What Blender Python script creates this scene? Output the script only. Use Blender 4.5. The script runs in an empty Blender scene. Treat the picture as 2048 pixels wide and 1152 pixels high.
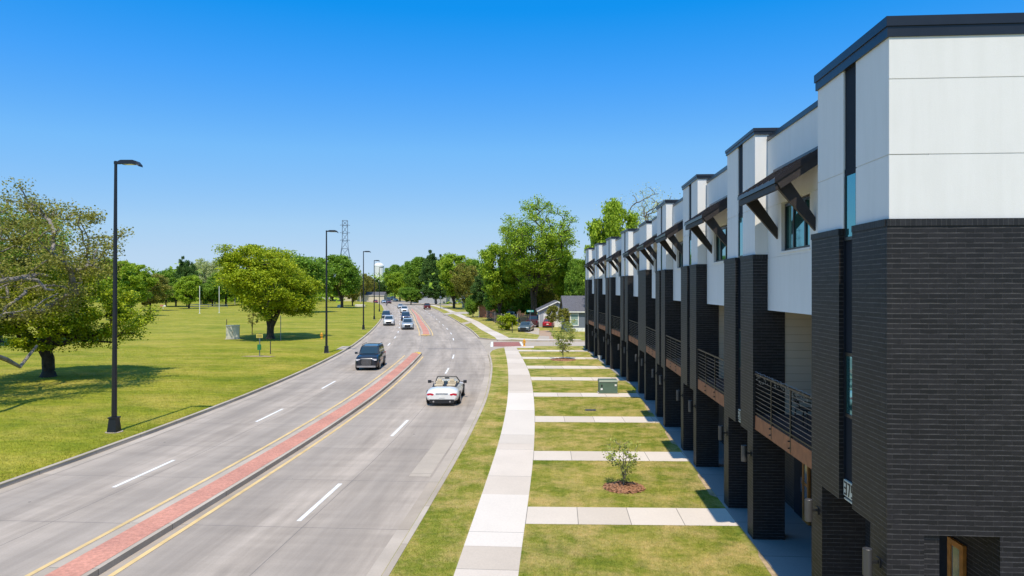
import bpy, math, random
import numpy as np
from mathutils import Vector, Matrix
from mathutils.geometry import tessellate_polygon

R = math.radians
S = bpy.context.scene
COL = S.collection

# ------------------------------------------------------------------ camera, sky, sun, exposure
CH = 6.6
YAW = R(3.69)
FPX = 1365.0
cam = bpy.data.cameras.new('camera'); camo = bpy.data.objects.new('camera', cam); COL.objects.link(camo)
cam.sensor_width = 36.0; cam.lens = 24.0; cam.clip_start = 0.1; cam.clip_end = 6000
camo.location = (0, 0, CH); camo.rotation_euler = (R(90), 0, YAW)
S.camera = camo

SUN_EL, SUN_AZ = R(61), R(179)
w = bpy.data.worlds.new('World'); S.world = w; w.use_nodes = True
nt = w.node_tree; nt.nodes.clear()
sky = nt.nodes.new('ShaderNodeTexSky'); sky.sky_type = 'NISHITA'; sky.sun_disc = False
sky.sun_elevation = SUN_EL; sky.sun_rotation = SUN_AZ
sky.air_density = 1.0; sky.dust_density = 0.3; sky.ozone_density = 2.5
EXPO = 0.5
KX = 2.0 ** EXPO
def vscale(src, k):
    m = nt.nodes.new('ShaderNodeVectorMath'); m.operation = 'SCALE'; m.inputs['Scale'].default_value = k
    nt.links.new(src, m.inputs[0]); return m.outputs[0]
# the Nishita sky in view graded to the deep polarised blue of the photograph, keyed by its own brightness
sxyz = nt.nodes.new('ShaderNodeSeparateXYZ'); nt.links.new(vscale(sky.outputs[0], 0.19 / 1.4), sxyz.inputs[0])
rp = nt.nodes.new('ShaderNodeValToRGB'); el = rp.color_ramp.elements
STP = [(0.0, (0.34, 0.48, 0.70)), (0.125, (0.24, 0.43, 0.80)), (0.155, (0.0065, 0.275, 0.85)), (0.181, (0.0065, 0.292, 0.87)), (0.232, (0.061, 0.363, 0.95)), (0.338, (0.184, 0.503, 0.96)), (0.607, (0.392, 0.638, 0.91)), (0.786, (0.479, 0.672, 0.887)), (1.0, (0.55, 0.71, 0.88))]  # lowest stops, out of view, made paler and brighter to fill shaded walls
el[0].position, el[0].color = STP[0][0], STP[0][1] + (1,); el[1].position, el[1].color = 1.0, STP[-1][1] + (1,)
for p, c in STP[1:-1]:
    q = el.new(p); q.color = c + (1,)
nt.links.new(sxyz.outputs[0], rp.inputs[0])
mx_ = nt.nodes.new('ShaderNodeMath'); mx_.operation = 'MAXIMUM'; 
ma_ = nt.nodes.new('ShaderNodeMath'); ma_.operation = 'MULTIPLY_ADD'; nt.links.new(sxyz.outputs[0], ma_.inputs[0]); ma_.inputs[1].default_value = 2.2; ma_.inputs[2].default_value = -1.2  # sky near the sun, out of view, boosted to lift ambient light
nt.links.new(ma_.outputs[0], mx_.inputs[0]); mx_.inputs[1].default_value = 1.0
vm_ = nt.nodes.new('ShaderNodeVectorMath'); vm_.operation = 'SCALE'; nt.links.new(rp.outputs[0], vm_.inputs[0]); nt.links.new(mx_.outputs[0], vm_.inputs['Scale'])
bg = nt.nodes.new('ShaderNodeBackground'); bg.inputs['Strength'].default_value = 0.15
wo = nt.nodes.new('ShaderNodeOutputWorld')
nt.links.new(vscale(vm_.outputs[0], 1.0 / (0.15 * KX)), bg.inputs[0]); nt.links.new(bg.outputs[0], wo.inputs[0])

sl = bpy.data.lights.new('sun', 'SUN'); sl.energy = 3.35; sl.angle = R(0.5); sl.color = (1.0, 0.89, 0.73)
so = bpy.data.objects.new('sun', sl); COL.objects.link(so)
so.location = (0, -50, 100)
sd = Vector((math.sin(SUN_AZ) * math.cos(SUN_EL), math.cos(SUN_AZ) * math.cos(SUN_EL), math.sin(SUN_EL)))
so.rotation_euler = sd.to_track_quat('Z', 'Y').to_euler()

S.view_settings.view_transform = 'Standard'; S.view_settings.look = 'None'
S.view_settings.exposure = EXPO; S.view_settings.gamma = 1.0
S.render.film_transparent = False
try:
    S.cycles.max_bounces = 6; S.cycles.transparent_max_bounces = 6; S.cycles.caustics_reflective = False
except Exception: pass

# ------------------------------------------------------------------ helpers
cY, sY = math.cos(YAW), math.sin(YAW)
def ground_at(px, py, z=0.0):
    """a point of the photograph -> the ground position it shows"""
    t = (CH - z) * FPX / (py - 575.5); u = (px - 1024) / FPX
    return (t * (u * cY - sY), t * (u * sY + cY))
def away(px, depth):
    u = (px - 1024) / FPX
    return (depth * (u * cY - sY), depth * (u * sY + cY))

def tag(o, label=None, cat=None, group=None, kind=None):
    if label: o['label'] = label
    if cat: o['category'] = cat
    if group: o['group'] = group
    if kind: o['kind'] = kind
    return o
def empty(name, loc=(0, 0, 0), rz=0.0, label=None, cat=None, group=None):
    o = bpy.data.objects.new(name, None); COL.objects.link(o)
    o.location = loc; o.rotation_euler = (0, 0, rz)
    return tag(o, label, cat, group)
def copy_tree(o, parent=None):
    c = o.copy(); COL.objects.link(c); c.parent = parent
    for ch in list(o.children): copy_tree(ch, c)
    return c

class MB:
    """collects faces; UVs are metric box projection"""
    def __init__(s): s.v = []; s.f = []; s.uv = []; s.m = []; s.sm = []
    def face(s, pts, mi=0, uv=None, smooth=False):
        n = len(s.v); s.v.extend([tuple(p) for p in pts]); s.f.append(list(range(n, n + len(pts))))
        if uv is None:
            a, b, c = Vector(pts[0]), Vector(pts[1]), Vector(pts[2])
            nn = (b - a).cross(c - a)
            ax, ay, az = abs(nn.x), abs(nn.y), abs(nn.z)
            if az >= ax and az >= ay: uv = [(p[0], p[1]) for p in pts]
            elif ax >= ay: uv = [(p[1], p[2]) for p in pts]
            else: uv = [(p[0] + 0.37, p[2]) for p in pts]
        s.uv.extend(uv); s.m.append(mi); s.sm.append(smooth)
    def box(s, x0, x1, y0, y1, z0, z1, mi=0, skip=''):
        if x1 < x0: x0, x1 = x1, x0
        if y1 < y0: y0, y1 = y1, y0
        if z1 < z0: z0, z1 = z1, z0
        a = [(x0,y0,z0),(x1,y0,z0),(x1,y1,z0),(x0,y1,z0),(x0,y0,z1),(x1,y0,z1),(x1,y1,z1),(x0,y1,z1)]
        for k, q in (('b',(3,2,1,0)),('t',(4,5,6,7)),('f',(0,1,5,4)),('r',(1,2,6,5)),('k',(2,3,7,6)),('l',(3,0,4,7))):
            if k not in skip: s.face([a[i] for i in q], mi)
        return s
    def hexa(s, b, t, mi=0):
        """b, t: 4 points each, same winding (ccw from above)"""
        s.face([b[3], b[2], b[1], b[0]], mi); s.face(list(t), mi)
        for i in range(4):
            j = (i + 1) % 4; s.face([b[i], b[j], t[j], t[i]], mi)
        return s
    def beam(s, p, q, w, h, mi=0, up=(0, 0, 1)):
        p, q = Vector(p), Vector(q); d = (q - p).normalized(); u = Vector(up)
        if abs(d.dot(u)) > .98: u = Vector((1, 0, 0))
        r = d.cross(u).normalized() * (w / 2); u = r.cross(d).normalized() * (h / 2)
        a = [p - r - u, p + r - u, p + r + u, p - r + u]; b = [x + (q - p) for x in a]
        s.face([a[0], a[1], a[2], a[3]], mi); s.face([b[3], b[2], b[1], b[0]], mi)
        for i in range(4):
            j = (i + 1) % 4; s.face([a[j], a[i], b[i], b[j]], mi)
        return s
    def tube(s, pts, rad, n=8, mi=0, caps=True, smooth=True):
        pts = [Vector(p) for p in pts]
        if not hasattr(rad, '__len__'): rad = [rad] * len(pts)
        rings = []
        for i, p in enumerate(pts):
            d = (pts[min(i + 1, len(pts) - 1)] - pts[max(i - 1, 0)]).normalized()
            u = Vector((0, 0, 1)) if abs(d.z) < .95 else Vector((1, 0, 0))
            r = d.cross(u).normalized(); u = r.cross(d).normalized()
            rings.append([p + (r * math.cos(2 * math.pi * k / n) + u * math.sin(2 * math.pi * k / n)) * rad[i] for k in range(n)])
        for a, b in zip(rings[:-1], rings[1:]):
            for k in range(n):
                j = (k + 1) % n; s.face([a[k], a[j], b[j], b[k]], mi, smooth=smooth)
        if caps:
            s.face(rings[0][::-1], mi); s.face(rings[-1], mi)
        return s
    def lathe(s, prof, n=16, mi=0, at=(0, 0, 0), smooth=True):
        ax, ay, az = at
        for (r0, z0), (r1, z1) in zip(prof[:-1], prof[1:]):
            for k in range(n):
                a = 2 * math.pi * k / n; b = 2 * math.pi * (k + 1) / n
                P = [(ax + r0*math.cos(a), ay + r0*math.sin(a), az + z0), (ax + r0*math.cos(b), ay + r0*math.sin(b), az + z0),
                     (ax + r1*math.cos(b), ay + r1*math.sin(b), az + z1), (ax + r1*math.cos(a), ay + r1*math.sin(a), az + z1)]
                if r0 < 1e-5: P = [P[0], P[2], P[3]]
                elif r1 < 1e-5: P = P[:3]
                s.face(P, mi, smooth=smooth)
        return s
    def build(s, name, mats, parent=None, weld=False, bevel=0):
        me = bpy.data.meshes.new(name)
        me.from_pydata(s.v, [], s.f)
        uvl = me.uv_layers.new(name='UVMap')
        uvl.data.foreach_set('uv', np.array(s.uv, dtype=np.float32).ravel())
        me.polygons.foreach_set('material_index', s.m); me.polygons.foreach_set('use_smooth', s.sm)
        if not isinstance(mats, (list, tuple)): mats = [mats]
        for m in mats: me.materials.append(m)
        if weld:
            import bmesh
            bm = bmesh.new(); bm.from_mesh(me); bmesh.ops.remove_doubles(bm, verts=bm.verts, dist=0.0005)
            bmesh.ops.recalc_face_normals(bm, faces=bm.faces); bm.to_mesh(me); bm.free()
        me.update()
        o = bpy.data.objects.new(name, me); COL.objects.link(o); o.parent = parent
        if bevel:
            b = o.modifiers.new('bevel', 'BEVEL'); b.width = bevel; b.segments = 2; b.limit_method = 'ANGLE'
        return o

# ------------------------------------------------------------------ materials
def newmat(name):
    m = bpy.data.materials.new(name); m.use_nodes = True
    return m, m.node_tree, m.node_tree.nodes['Principled BSDF']
def N(t, kind, **kw):
    n = t.nodes.new('ShaderNode' + kind)
    for k, v in kw.items():
        if k in n.inputs: n.inputs[k].default_value = v
        else: setattr(n, k, v)
    return n
def c4(c): return (c[0], c[1], c[2], 1.0)
def ramp(t, src, stops):
    r = t.nodes.new('ShaderNodeValToRGB'); e = r.color_ramp.elements
    e[0].position, e[0].color = stops[0][0], c4(stops[0][1]); e[1].position, e[1].color = stops[-1][0], c4(stops[-1][1])
    for p, c in stops[1:-1]:
        q = e.new(p); q.color = c4(c)
    t.links.new(src, r.inputs[0]); return r
def mix(t, fac, a, b, mode='MIX'):
    m = t.nodes.new('ShaderNodeMix'); m.data_type = 'RGBA'; m.blend_type = mode
    for sock, v in ((m.inputs[0], fac), (m.inputs[6], a), (m.inputs[7], b)):
        if hasattr(v, 'is_linked') or hasattr(v, 'links'): t.links.new(v, sock)
        elif isinstance(v, (tuple, list)): sock.default_value = c4(v)
        else: sock.default_value = v
    return m.outputs[2]
def noise(t, vec, scale, detail=3, rough=0.55):
    n = N(t, 'TexNoise', Scale=scale, Detail=detail, Roughness=rough); t.links.new(vec, n.inputs['Vector']); return n.outputs[0]
def mapping(t, vec, scale=(1, 1, 1), rot=(0, 0, 0)):
    m = N(t, 'Mapping'); m.inputs['Scale'].default_value = scale; m.inputs['Rotation'].default_value = rot
    t.links.new(vec, m.inputs['Vector']); return m.outputs[0]
def mathn(t, op, a, b=None, c=None):
    m = t.nodes.new('ShaderNodeMath'); m.operation = op
    for i, v in enumerate((a, b, c)):
        if v is None: continue
        if hasattr(v, 'is_linked'): t.links.new(v, m.inputs[i])
        else: m.inputs[i].default_value = v
    return m.outputs[0]
def bump(t, bsdf, h, strength=0.3, dist=0.01):
    b = N(t, 'Bump', Strength=strength, Distance=dist); t.links.new(h, b.inputs['Height']); t.links.new(b.outputs[0], bsdf.inputs['Normal'])

def plain(name, col, rough=0.6, metal=0.0, var=0.12, scale=3.0, bmp=0.0, coat=0.0, spec=0.5):
    m, t, b = newmat(name)
    b.inputs['Roughness'].default_value = rough; b.inputs['Metallic'].default_value = metal
    b.inputs['Coat Weight'].default_value = coat; b.inputs['Specular IOR Level'].default_value = spec
    tc = N(t, 'TexCoord'); n = noise(t, tc.outputs['Object'], scale, 4)
    lo = tuple(x * (1 - var) for x in col); hi = tuple(min(1, x * (1 + var)) for x in col)
    r = ramp(t, n, [(0.3, lo), (0.7, hi)]); t.links.new(r.outputs[0], b.inputs['Base Color'])
    if bmp: bump(t, b, noise(t, tc.outputs['Object'], scale * 12, 3), bmp, 0.01)
    return m

def stucco(name, col):
    m, t, b = newmat(name); b.inputs['Roughness'].default_value = 0.85; b.inputs['Specular IOR Level'].default_value = 0.25
    tc = N(t, 'TexCoord'); o = tc.outputs['Object']
    big = noise(t, o, 0.7, 4, 0.6); fine = noise(t, o, 60, 3, 0.7)
    streak = noise(t, mapping(t, o, (3, 3, 0.35)), 1.6, 4, 0.6)
    c = ramp(t, big, [(0.3, tuple(x * 0.965 for x in col)), (0.7, col)]).outputs[0]
    c2 = ramp(t, streak, [(0.35, (0.965, 0.965, 0.96)), (0.6, (1, 1, 1))]).outputs[0]
    c3 = ramp(t, fine, [(0.25, (0.95, 0.95, 0.95)), (0.75, (1, 1, 1))]).outputs[0]
    t.links.new(mix(t, 1.0, mix(t, 1.0, c, c2, 'MULTIPLY'), c3, 'MULTIPLY'), b.inputs['Base Color'])
    bump(t, b, fine, 0.35, 0.004)
    return m

def brick(name, col, mortar, w=0.205, h=0.0767, ms=0.005, rough=0.55, var=0.35, ledge_highlight=None):
    m, t, b = newmat(name); b.inputs['Roughness'].default_value = rough; b.inputs['Specular IOR Level'].default_value = 0.4
    uv = N(t, 'UVMap'); tc = N(t, 'TexCoord')
    wob = N(t, 'TexNoise', Scale=3.5, Detail=2); t.links.new(uv.outputs[0], wob.inputs['Vector'])
    wm = N(t, 'VectorMath', operation='MULTIPLY_ADD'); t.links.new(wob.outputs['Color'], wm.inputs[0])
    wm.inputs[1].default_value = (0.012, 0.012, 0); t.links.new(uv.outputs[0], wm.inputs[2])
    br = N(t, 'TexBrick', Scale=1.0); t.links.new(wm.outputs[0], br.inputs['Vector'])
    br.inputs['Brick Width'].default_value = w; br.inputs['Row Height'].default_value = h
    br.inputs['Mortar Size'].default_value = ms; br.inputs['Mortar Smooth'].default_value = 0.25; br.inputs['Bias'].default_value = 0.0
    br.inputs['Color1'].default_value = c4(tuple(x * (1 - var) for x in col)); br.inputs['Color2'].default_value = c4(tuple(x * (1 + var) for x in col))
    br.inputs['Mortar'].default_value = c4(mortar)
    n1 = noise(t, uv.outputs[0], 9, 4, 0.7)
    sc = ramp(t, n1, [(0.3, (0.75, 0.75, 0.75)), (0.75, (1.25, 1.25, 1.25))]).outputs[0]
    big = ramp(t, noise(t, uv.outputs[0], 0.5, 3), [(0.3, (0.85, 0.85, 0.87)), (0.7, (1.12, 1.12, 1.1))]).outputs[0]
    t.links.new(mix(t, 1.0, mix(t, 1.0, br.outputs[0], sc, 'MULTIPLY'), big, 'MULTIPLY'), b.inputs['Base Color'])
    if ledge_highlight:
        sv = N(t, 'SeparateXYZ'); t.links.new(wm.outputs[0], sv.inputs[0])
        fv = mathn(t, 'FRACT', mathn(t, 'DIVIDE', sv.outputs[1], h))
        ln = mathn(t, 'LESS_THAN', fv, 0.14)  # lighter line per course: sun on brick edges, painted into the colour
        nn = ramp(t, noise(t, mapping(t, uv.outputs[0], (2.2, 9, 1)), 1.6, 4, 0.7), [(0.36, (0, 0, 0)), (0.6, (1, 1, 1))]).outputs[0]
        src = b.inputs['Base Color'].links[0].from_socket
        t.links.new(mix(t, mathn(t, 'MULTIPLY', ln, nn), src, ledge_highlight), b.inputs['Base Color'])
    hh = mathn(t, 'MULTIPLY_ADD', br.outputs['Fac'], -1.0, mathn(t, 'MULTIPLY', n1, 0.5))
    bump(t, b, hh, 0.8, 0.008)
    return m

def lapsiding(name, col, pitch=0.2, depth=0.6):
    m, t, b = newmat(name); b.inputs['Roughness'].default_value = 0.7
    uv = N(t, 'UVMap'); sx = N(t, 'SeparateXYZ'); t.links.new(uv.outputs[0], sx.inputs[0])
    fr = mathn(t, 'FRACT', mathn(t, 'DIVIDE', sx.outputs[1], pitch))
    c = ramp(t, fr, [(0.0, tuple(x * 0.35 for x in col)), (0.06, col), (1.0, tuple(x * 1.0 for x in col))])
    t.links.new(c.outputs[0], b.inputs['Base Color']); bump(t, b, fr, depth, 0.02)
    return m

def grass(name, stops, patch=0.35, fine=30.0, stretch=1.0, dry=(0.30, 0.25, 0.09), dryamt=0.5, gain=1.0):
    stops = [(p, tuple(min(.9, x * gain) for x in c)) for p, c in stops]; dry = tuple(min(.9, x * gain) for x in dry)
    m, t, b = newmat(name); b.inputs['Roughness'].default_value = 0.9; b.inputs['Specular IOR Level'].default_value = 0.1
    tc = N(t, 'TexCoord'); o = tc.outputs['Object']
    v = mapping(t, o, (1, stretch, 1))
    a = noise(t, v, patch, 5, 0.62); f = noise(t, o, fine, 3, 0.75); g = noise(t, v, patch * 9, 4, 0.7)
    mix1 = mathn(t, 'ADD', mathn(t, 'MULTIPLY', a, 0.55), mathn(t, 'MULTIPLY', g, 0.45))
    base = ramp(t, mix1, stops).outputs[0]
    d = ramp(t, noise(t, v, patch * 2.3, 6, 0.7), [(0.44, (0, 0, 0)), (0.66, (dryamt,) * 3)]).outputs[0]
    base = mix(t, d, base, dry)
    ff = ramp(t, f, [(0.25, (0.62, 0.64, 0.55)), (0.55, (1, 1, 1)), (0.8, (1.35, 1.32, 1.3))]).outputs[0]
    f2 = ramp(t, noise(t, o, fine * .28, 4, .7), [(0.3, (0.82, 0.84, 0.8)), (0.7, (1.14, 1.12, 1.1))]).outputs[0]
    t.links.new(mix(t, 1.0, mix(t, 1.0, base, ff, 'MULTIPLY'), f2, 'MULTIPLY'), b.inputs['Base Color'])
    bump(t, b, mathn(t, 'ADD', f, mathn(t, 'MULTIPLY', noise(t, o, fine * 2.7, 2), .7)), 0.7, 0.05)
    return m

def concrete(name, col, var=0.08, joints=None, bmp=0.15):
    m, t, b = newmat(name); b.inputs['Roughness'].default_value = 0.85; b.inputs['Specular IOR Level'].default_value = 0.25
    tc = N(t, 'TexCoord'); o = tc.outputs['Object']
    n1 = noise(t, o, 0.5, 5, 0.6); n2 = noise(t, o, 25, 4, 0.7)
    c = ramp(t, n1, [(0.3, tuple(x * (1 - var) for x in col)), (0.7, tuple(x * (1 + var) for x in col))]).outputs[0]
    c2 = ramp(t, n2, [(0.3, (0.92, 0.92, 0.92)), (0.7, (1.05, 1.05, 1.05))]).outputs[0]
    c = mix(t, 1.0, c, c2, 'MULTIPLY')
    if joints:
        uv = N(t, 'UVMap'); sx = N(t, 'SeparateXYZ'); t.links.new(uv.outputs[0], sx.inputs[0])
        fr = mathn(t, 'FRACT', mathn(t, 'DIVIDE', sx.outputs[1], joints))
        j = mathn(t, 'LESS_THAN', fr, 0.02 / joints)
        idn = N(t, 'TexWhiteNoise', noise_dimensions='1D'); t.links.new(mathn(t, 'FLOOR', mathn(t, 'DIVIDE', sx.outputs[1], joints * 1.0)), idn.inputs['W'])
        sl_ = ramp(t, idn.outputs[0], [(0.0, (0.9, 0.88, 0.85)), (1.0, (1.07, 1.07, 1.07))]).outputs[0]
        c = mix(t, 1.0, c, sl_, 'MULTIPLY')
        c = mix(t, j, c, tuple(x * 0.35 for x in col))
    t.links.new(c, b.inputs['Base Color']); bump(t, b, n2, bmp, 0.004)
    return m

def road_mat():
    """worn concrete: UV x = metres from the left kerb (0..14.4), y = metres along"""
    m, t, b = newmat('road_concrete'); b.inputs['Roughness'].default_value = 0.8; b.inputs['Specular IOR Level'].default_value = 0.3
    uv = N(t, 'UVMap'); sx = N(t, 'SeparateXYZ'); t.links.new(uv.outputs[0], sx.inputs[0])
    u, v = sx.outputs[0], sx.outputs[1]
    st = noise(t, mapping(t, uv.outputs[0], (1.1, 0.10, 1), (0, 0, R(-9))), 1.0, 5, 0.62)
    st2 = noise(t, mapping(t, uv.outputs[0], (3.5, 0.25, 1)), 1.0, 5, 0.7)
    cr = noise(t, mapping(t, uv.outputs[0], (0.12, 0.9, 1)), 1.0, 4, 0.6)
    fine = noise(t, uv.outputs[0], 22, 4, 0.75)
    # darker wheel band in the middle of each lane (tyre and oil wear)
    lane = mathn(t, 'ABSOLUTE', mathn(t, 'SUBTRACT', mathn(t, 'FRACT', mathn(t, 'DIVIDE', mathn(t, 'ADD', u, 0.0), 3.55)), 0.5))
    band = ramp(t, lane, [(0.0, (1, 1, 1)), (0.42, (0, 0, 0))]).outputs[0]
    base = ramp(t, st, [(0.28, (0.31, 0.265, 0.22)), (0.5, (0.44, 0.375, 0.31)), (0.72, (0.56, 0.48, 0.40))]).outputs[0]
    dk = ramp(t, st2, [(0.35, (0.9, 0.9, 0.9)), (0.65, (1.03, 1.03, 1.03))]).outputs[0]
    c = mix(t, 1.0, base, dk, 'MULTIPLY')
    c = mix(t, 1.0, c, ramp(t, cr, [(0.35, (0.88, 0.88, 0.88)), (0.6, (1.04, 1.04, 1.04))]).outputs[0], 'MULTIPLY')
    bf = mathn(t, 'MULTIPLY', band, mathn(t, 'MULTIPLY', st, 0.75))
    c = mix(t, bf, c, (0.23, 0.205, 0.18))
    ff = ramp(t, fine, [(0.25, (0.9, 0.9, 0.9)), (0.75, (1.07, 1.07, 1.07))]).outputs[0]
    c = mix(t, 1.0, c, ff, 'MULTIPLY')
    # transverse and lane joints
    fr = mathn(t, 'FRACT', mathn(t, 'DIVIDE', v, 4.6)); j1 = mathn(t, 'LESS_THAN', fr, 0.005)
    fl = mathn(t, 'FRACT', mathn(t, 'DIVIDE', mathn(t, 'SUBTRACT', u, 0.45), 3.6)); j2 = mathn(t, 'LESS_THAN', fl, 0.006)
    jj = mathn(t, 'MULTIPLY', mathn(t, 'MAXIMUM', j1, j2), 0.8)
    c = mix(t, jj, c, (0.15, 0.14, 0.135))
    sp = N(t, 'TexVoronoi', Scale=0.55); t.links.new(uv.outputs[0], sp.inputs['Vector'])
    spot = mathn(t, 'LESS_THAN', sp.outputs['Distance'], 0.028)
    c = mix(t, mathn(t, 'MULTIPLY', spot, 0.7), c, (0.08, 0.08, 0.08))
    t.links.new(c, b.inputs['Base Color']); bump(t, b, fine, 0.12, 0.004)
    return m

def leafmat(name, dark, mid, light, trans=0.35):
    m, t, b = newmat(name); b.inputs['Roughness'].default_value = 0.55; b.inputs['Specular IOR Level'].default_value = 0.25
    tc = N(t, 'TexCoord'); g = N(t, 'NewGeometry')
    big = noise(t, tc.outputs['Object'], 0.35, 3, 0.6)
    k = mathn(t, 'ADD', mathn(t, 'MULTIPLY', big, 0.75), mathn(t, 'MULTIPLY', g.outputs['Random Per Island'], 0.45))
    c = ramp(t, k, [(0.25, dark), (0.6, mid), (0.95, light)]).outputs[0]
    t.links.new(c, b.inputs['Base Color'])
    tr = N(t, 'BsdfTranslucent'); t.links.new(c, tr.inputs[0])
    mx = N(t, 'MixShader'); mx.inputs[0].default_value = trans
    out = t.nodes['Material Output']
    t.links.new(b.outputs[0], mx.inputs[1]); t.links.new(tr.outputs[0], mx.inputs[2]); t.links.new(mx.outputs[0], out.inputs[0])
    return m

def glassy(name, col, metal=0.85, rough=0.03):
    m, t, b = newmat(name); b.inputs['Base Color'].default_value = c4(col); b.inputs['Metallic'].default_value = metal
    b.inputs['Roughness'].default_value = rough
    tc = N(t, 'TexCoord'); bump(t, b, noise(t, tc.outputs['Object'], 1.3, 2), 0.05, 0.02)
    return m

M = {}
M['stucco'] = stucco('white_stucco', (0.78, 0.78, 0.77))
M['coping'] = plain('dark_metal_coping', (0.022, 0.026, 0.036), 0.35, 0.3, 0.1)
M['brick'] = brick('black_painted_brick', (0.0125, 0.0112, 0.0128), (0.032, 0.030, 0.032), w=0.27, ms=0.006, ledge_highlight=(0.105, 0.10, 0.102))
M['soldier'] = brick('black_soldier_brick', (0.017, 0.0165, 0.019), (0.05, 0.05, 0.05), w=0.075, h=0.3)
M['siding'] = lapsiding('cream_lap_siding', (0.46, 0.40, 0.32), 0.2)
M['slot'] = plain('dark_slot_panel', (0.010, 0.014, 0.022), 0.7, 0.0, spec=0.2)
M['frame'] = plain('black_window_frame', (0.012, 0.013, 0.015), 0.35)
M['glass'] = glassy('teal_window_glass', (0.10, 0.36, 0.38))
M['awning'] = plain('bronze_metal_roof', (0.036, 0.031, 0.033), 0.32, 0.5, 0.1)
M['timber'] = plain('dark_brown_timber', (0.024, 0.018, 0.017), 0.6, 0, 0.2, 8)
M['fascia'] = plain('brown_deck_board', (0.34, 0.125, 0.05), 0.7, 0, 0.2, 5)
M['deck'] = plain('dark_deck_board', (0.06, 0.035, 0.035), 0.7, 0, 0.2, 6)
M['rail'] = plain('black_steel_rail', (0.015, 0.015, 0.017), 0.4, 0.4)
M['cable'] = plain('steel_cable', (0.30, 0.30, 0.31), 0.35, 0.9)
M['lampgrey'] = plain('grey_lamp_metal', (0.09, 0.09, 0.095), 0.4, 0.5)
M['plaque'] = plain('cream_plaque', (0.62, 0.60, 0.50), 0.5)
M['digit'] = plain('black_digit', (0.01, 0.01, 0.01), 0.5)
M['orange_wood'] = plain('orange_oak_door', (0.50, 0.20, 0.04), 0.45, 0, 0.2, 8)
M['doorglass'] = glassy('grey_door_glass', (0.30, 0.33, 0.35), 0.5, 0.1)
M['roof'] = plain('flat_roof_membrane', (0.5, 0.5, 0.5), 0.8)
M['road'] = road_mat()
M['kerb'] = concrete('kerb_concrete', (0.47, 0.41, 0.34), 0.12, 3.0)
M['walk'] = concrete('pavement_concrete', (0.63, 0.56, 0.485), 0.05, 3.9)
M['path'] = concrete('path_concrete', (0.66, 0.59, 0.51), 0.04, 1.45)
M['slab'] = concrete('porch_concrete', (0.30, 0.29, 0.28), 0.05, 2.4)
M['oldconc'] = concrete('old_concrete', (0.48, 0.42, 0.35), 0.1, 4.0)
M['redpave'] = brick('red_brick_paving', (0.60, 0.275, 0.20), (0.60, 0.32, 0.245), w=0.2, h=0.1, ms=0.004, rough=0.85, var=0.05)
M['xpave'] = brick('red_crossing_paving', (0.36, 0.14, 0.115), (0.38, 0.19, 0.16), w=0.2, h=0.1, ms=0.004, rough=0.85, var=0.1)
M['white_paint'] = plain('white_road_paint', (0.78, 0.78, 0.76), 0.7, 0, 0.12, 2.0)
M['yellow_paint'] = plain('yellow_road_paint', (0.68, 0.49, 0.22), 0.7, 0, 0.18, 1.2)
M['yellow_bright'] = plain('bright_yellow_paint', (0.80, 0.50, 0.03), 0.6)
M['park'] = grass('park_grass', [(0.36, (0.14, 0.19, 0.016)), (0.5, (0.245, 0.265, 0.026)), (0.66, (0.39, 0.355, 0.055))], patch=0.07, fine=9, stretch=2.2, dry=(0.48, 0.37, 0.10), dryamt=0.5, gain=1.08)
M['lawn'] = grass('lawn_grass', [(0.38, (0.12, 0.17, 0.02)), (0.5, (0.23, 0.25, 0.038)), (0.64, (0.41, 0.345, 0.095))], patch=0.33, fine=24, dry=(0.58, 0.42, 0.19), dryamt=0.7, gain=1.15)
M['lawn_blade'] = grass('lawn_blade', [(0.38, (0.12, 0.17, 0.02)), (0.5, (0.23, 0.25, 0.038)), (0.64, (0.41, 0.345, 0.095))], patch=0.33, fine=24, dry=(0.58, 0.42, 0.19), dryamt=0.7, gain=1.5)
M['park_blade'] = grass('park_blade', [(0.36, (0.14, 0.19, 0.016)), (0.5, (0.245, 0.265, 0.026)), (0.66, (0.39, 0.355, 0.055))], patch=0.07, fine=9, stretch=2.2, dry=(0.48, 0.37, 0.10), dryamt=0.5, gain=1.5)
M['ground'] = plain('far_ground', (0.14, 0.17, 0.04), 0.95, 0, 0.2, 0.01)
M['mulch'] = plain('brown_wood_mulch', (0.34, 0.17, 0.09), 0.95, 0, 0.55, 14, 1.0)
M['soil'] = plain('pale_soil', (0.42, 0.31, 0.18), 0.95, 0, 0.3, 6, 0.5)
M['bark'] = plain('dark_bark', (0.055, 0.042, 0.032), 0.9, 0, 0.45, 3, 0.8)
M['greybark'] = plain('grey_bark', (0.23, 0.205, 0.185), 0.9, 0, 0.4, 3, 0.8)
M['twig'] = plain('brown_twig', (0.14, 0.10, 0.075), 0.9, 0, 0.3, 3)
M['leaf_lime'] = leafmat('lime_leaves', (0.170, 0.260, 0.013), (0.360, 0.450, 0.016), (0.600, 0.640, 0.030))
M['leaf_green'] = leafmat('green_leaves', (0.100, 0.200, 0.024), (0.200, 0.350, 0.036), (0.360, 0.540, 0.060))
M['leaf_dark'] = leafmat('dark_leaves', (0.044, 0.100, 0.024), (0.090, 0.180, 0.036), (0.180, 0.300, 0.060))
M['leaf_fresh'] = leafmat('fresh_leaves', (0.140, 0.240, 0.020), (0.320, 0.460, 0.030), (0.520, 0.680, 0.060))
M['leaf_pale'] = leafmat('pale_leaves', (0.320, 0.380, 0.140), (0.500, 0.560, 0.240), (0.720, 0.760, 0.400))
M['leaf_olive'] = leafmat('olive_leaves', (0.15, 0.16, 0.03), (0.29, 0.29, 0.05), (0.44, 0.43, 0.09))
M['leaf_bush'] = leafmat('bush_leaves', (0.22, 0.27, 0.05), (0.38, 0.44, 0.09), (0.55, 0.6, 0.2))
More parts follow.
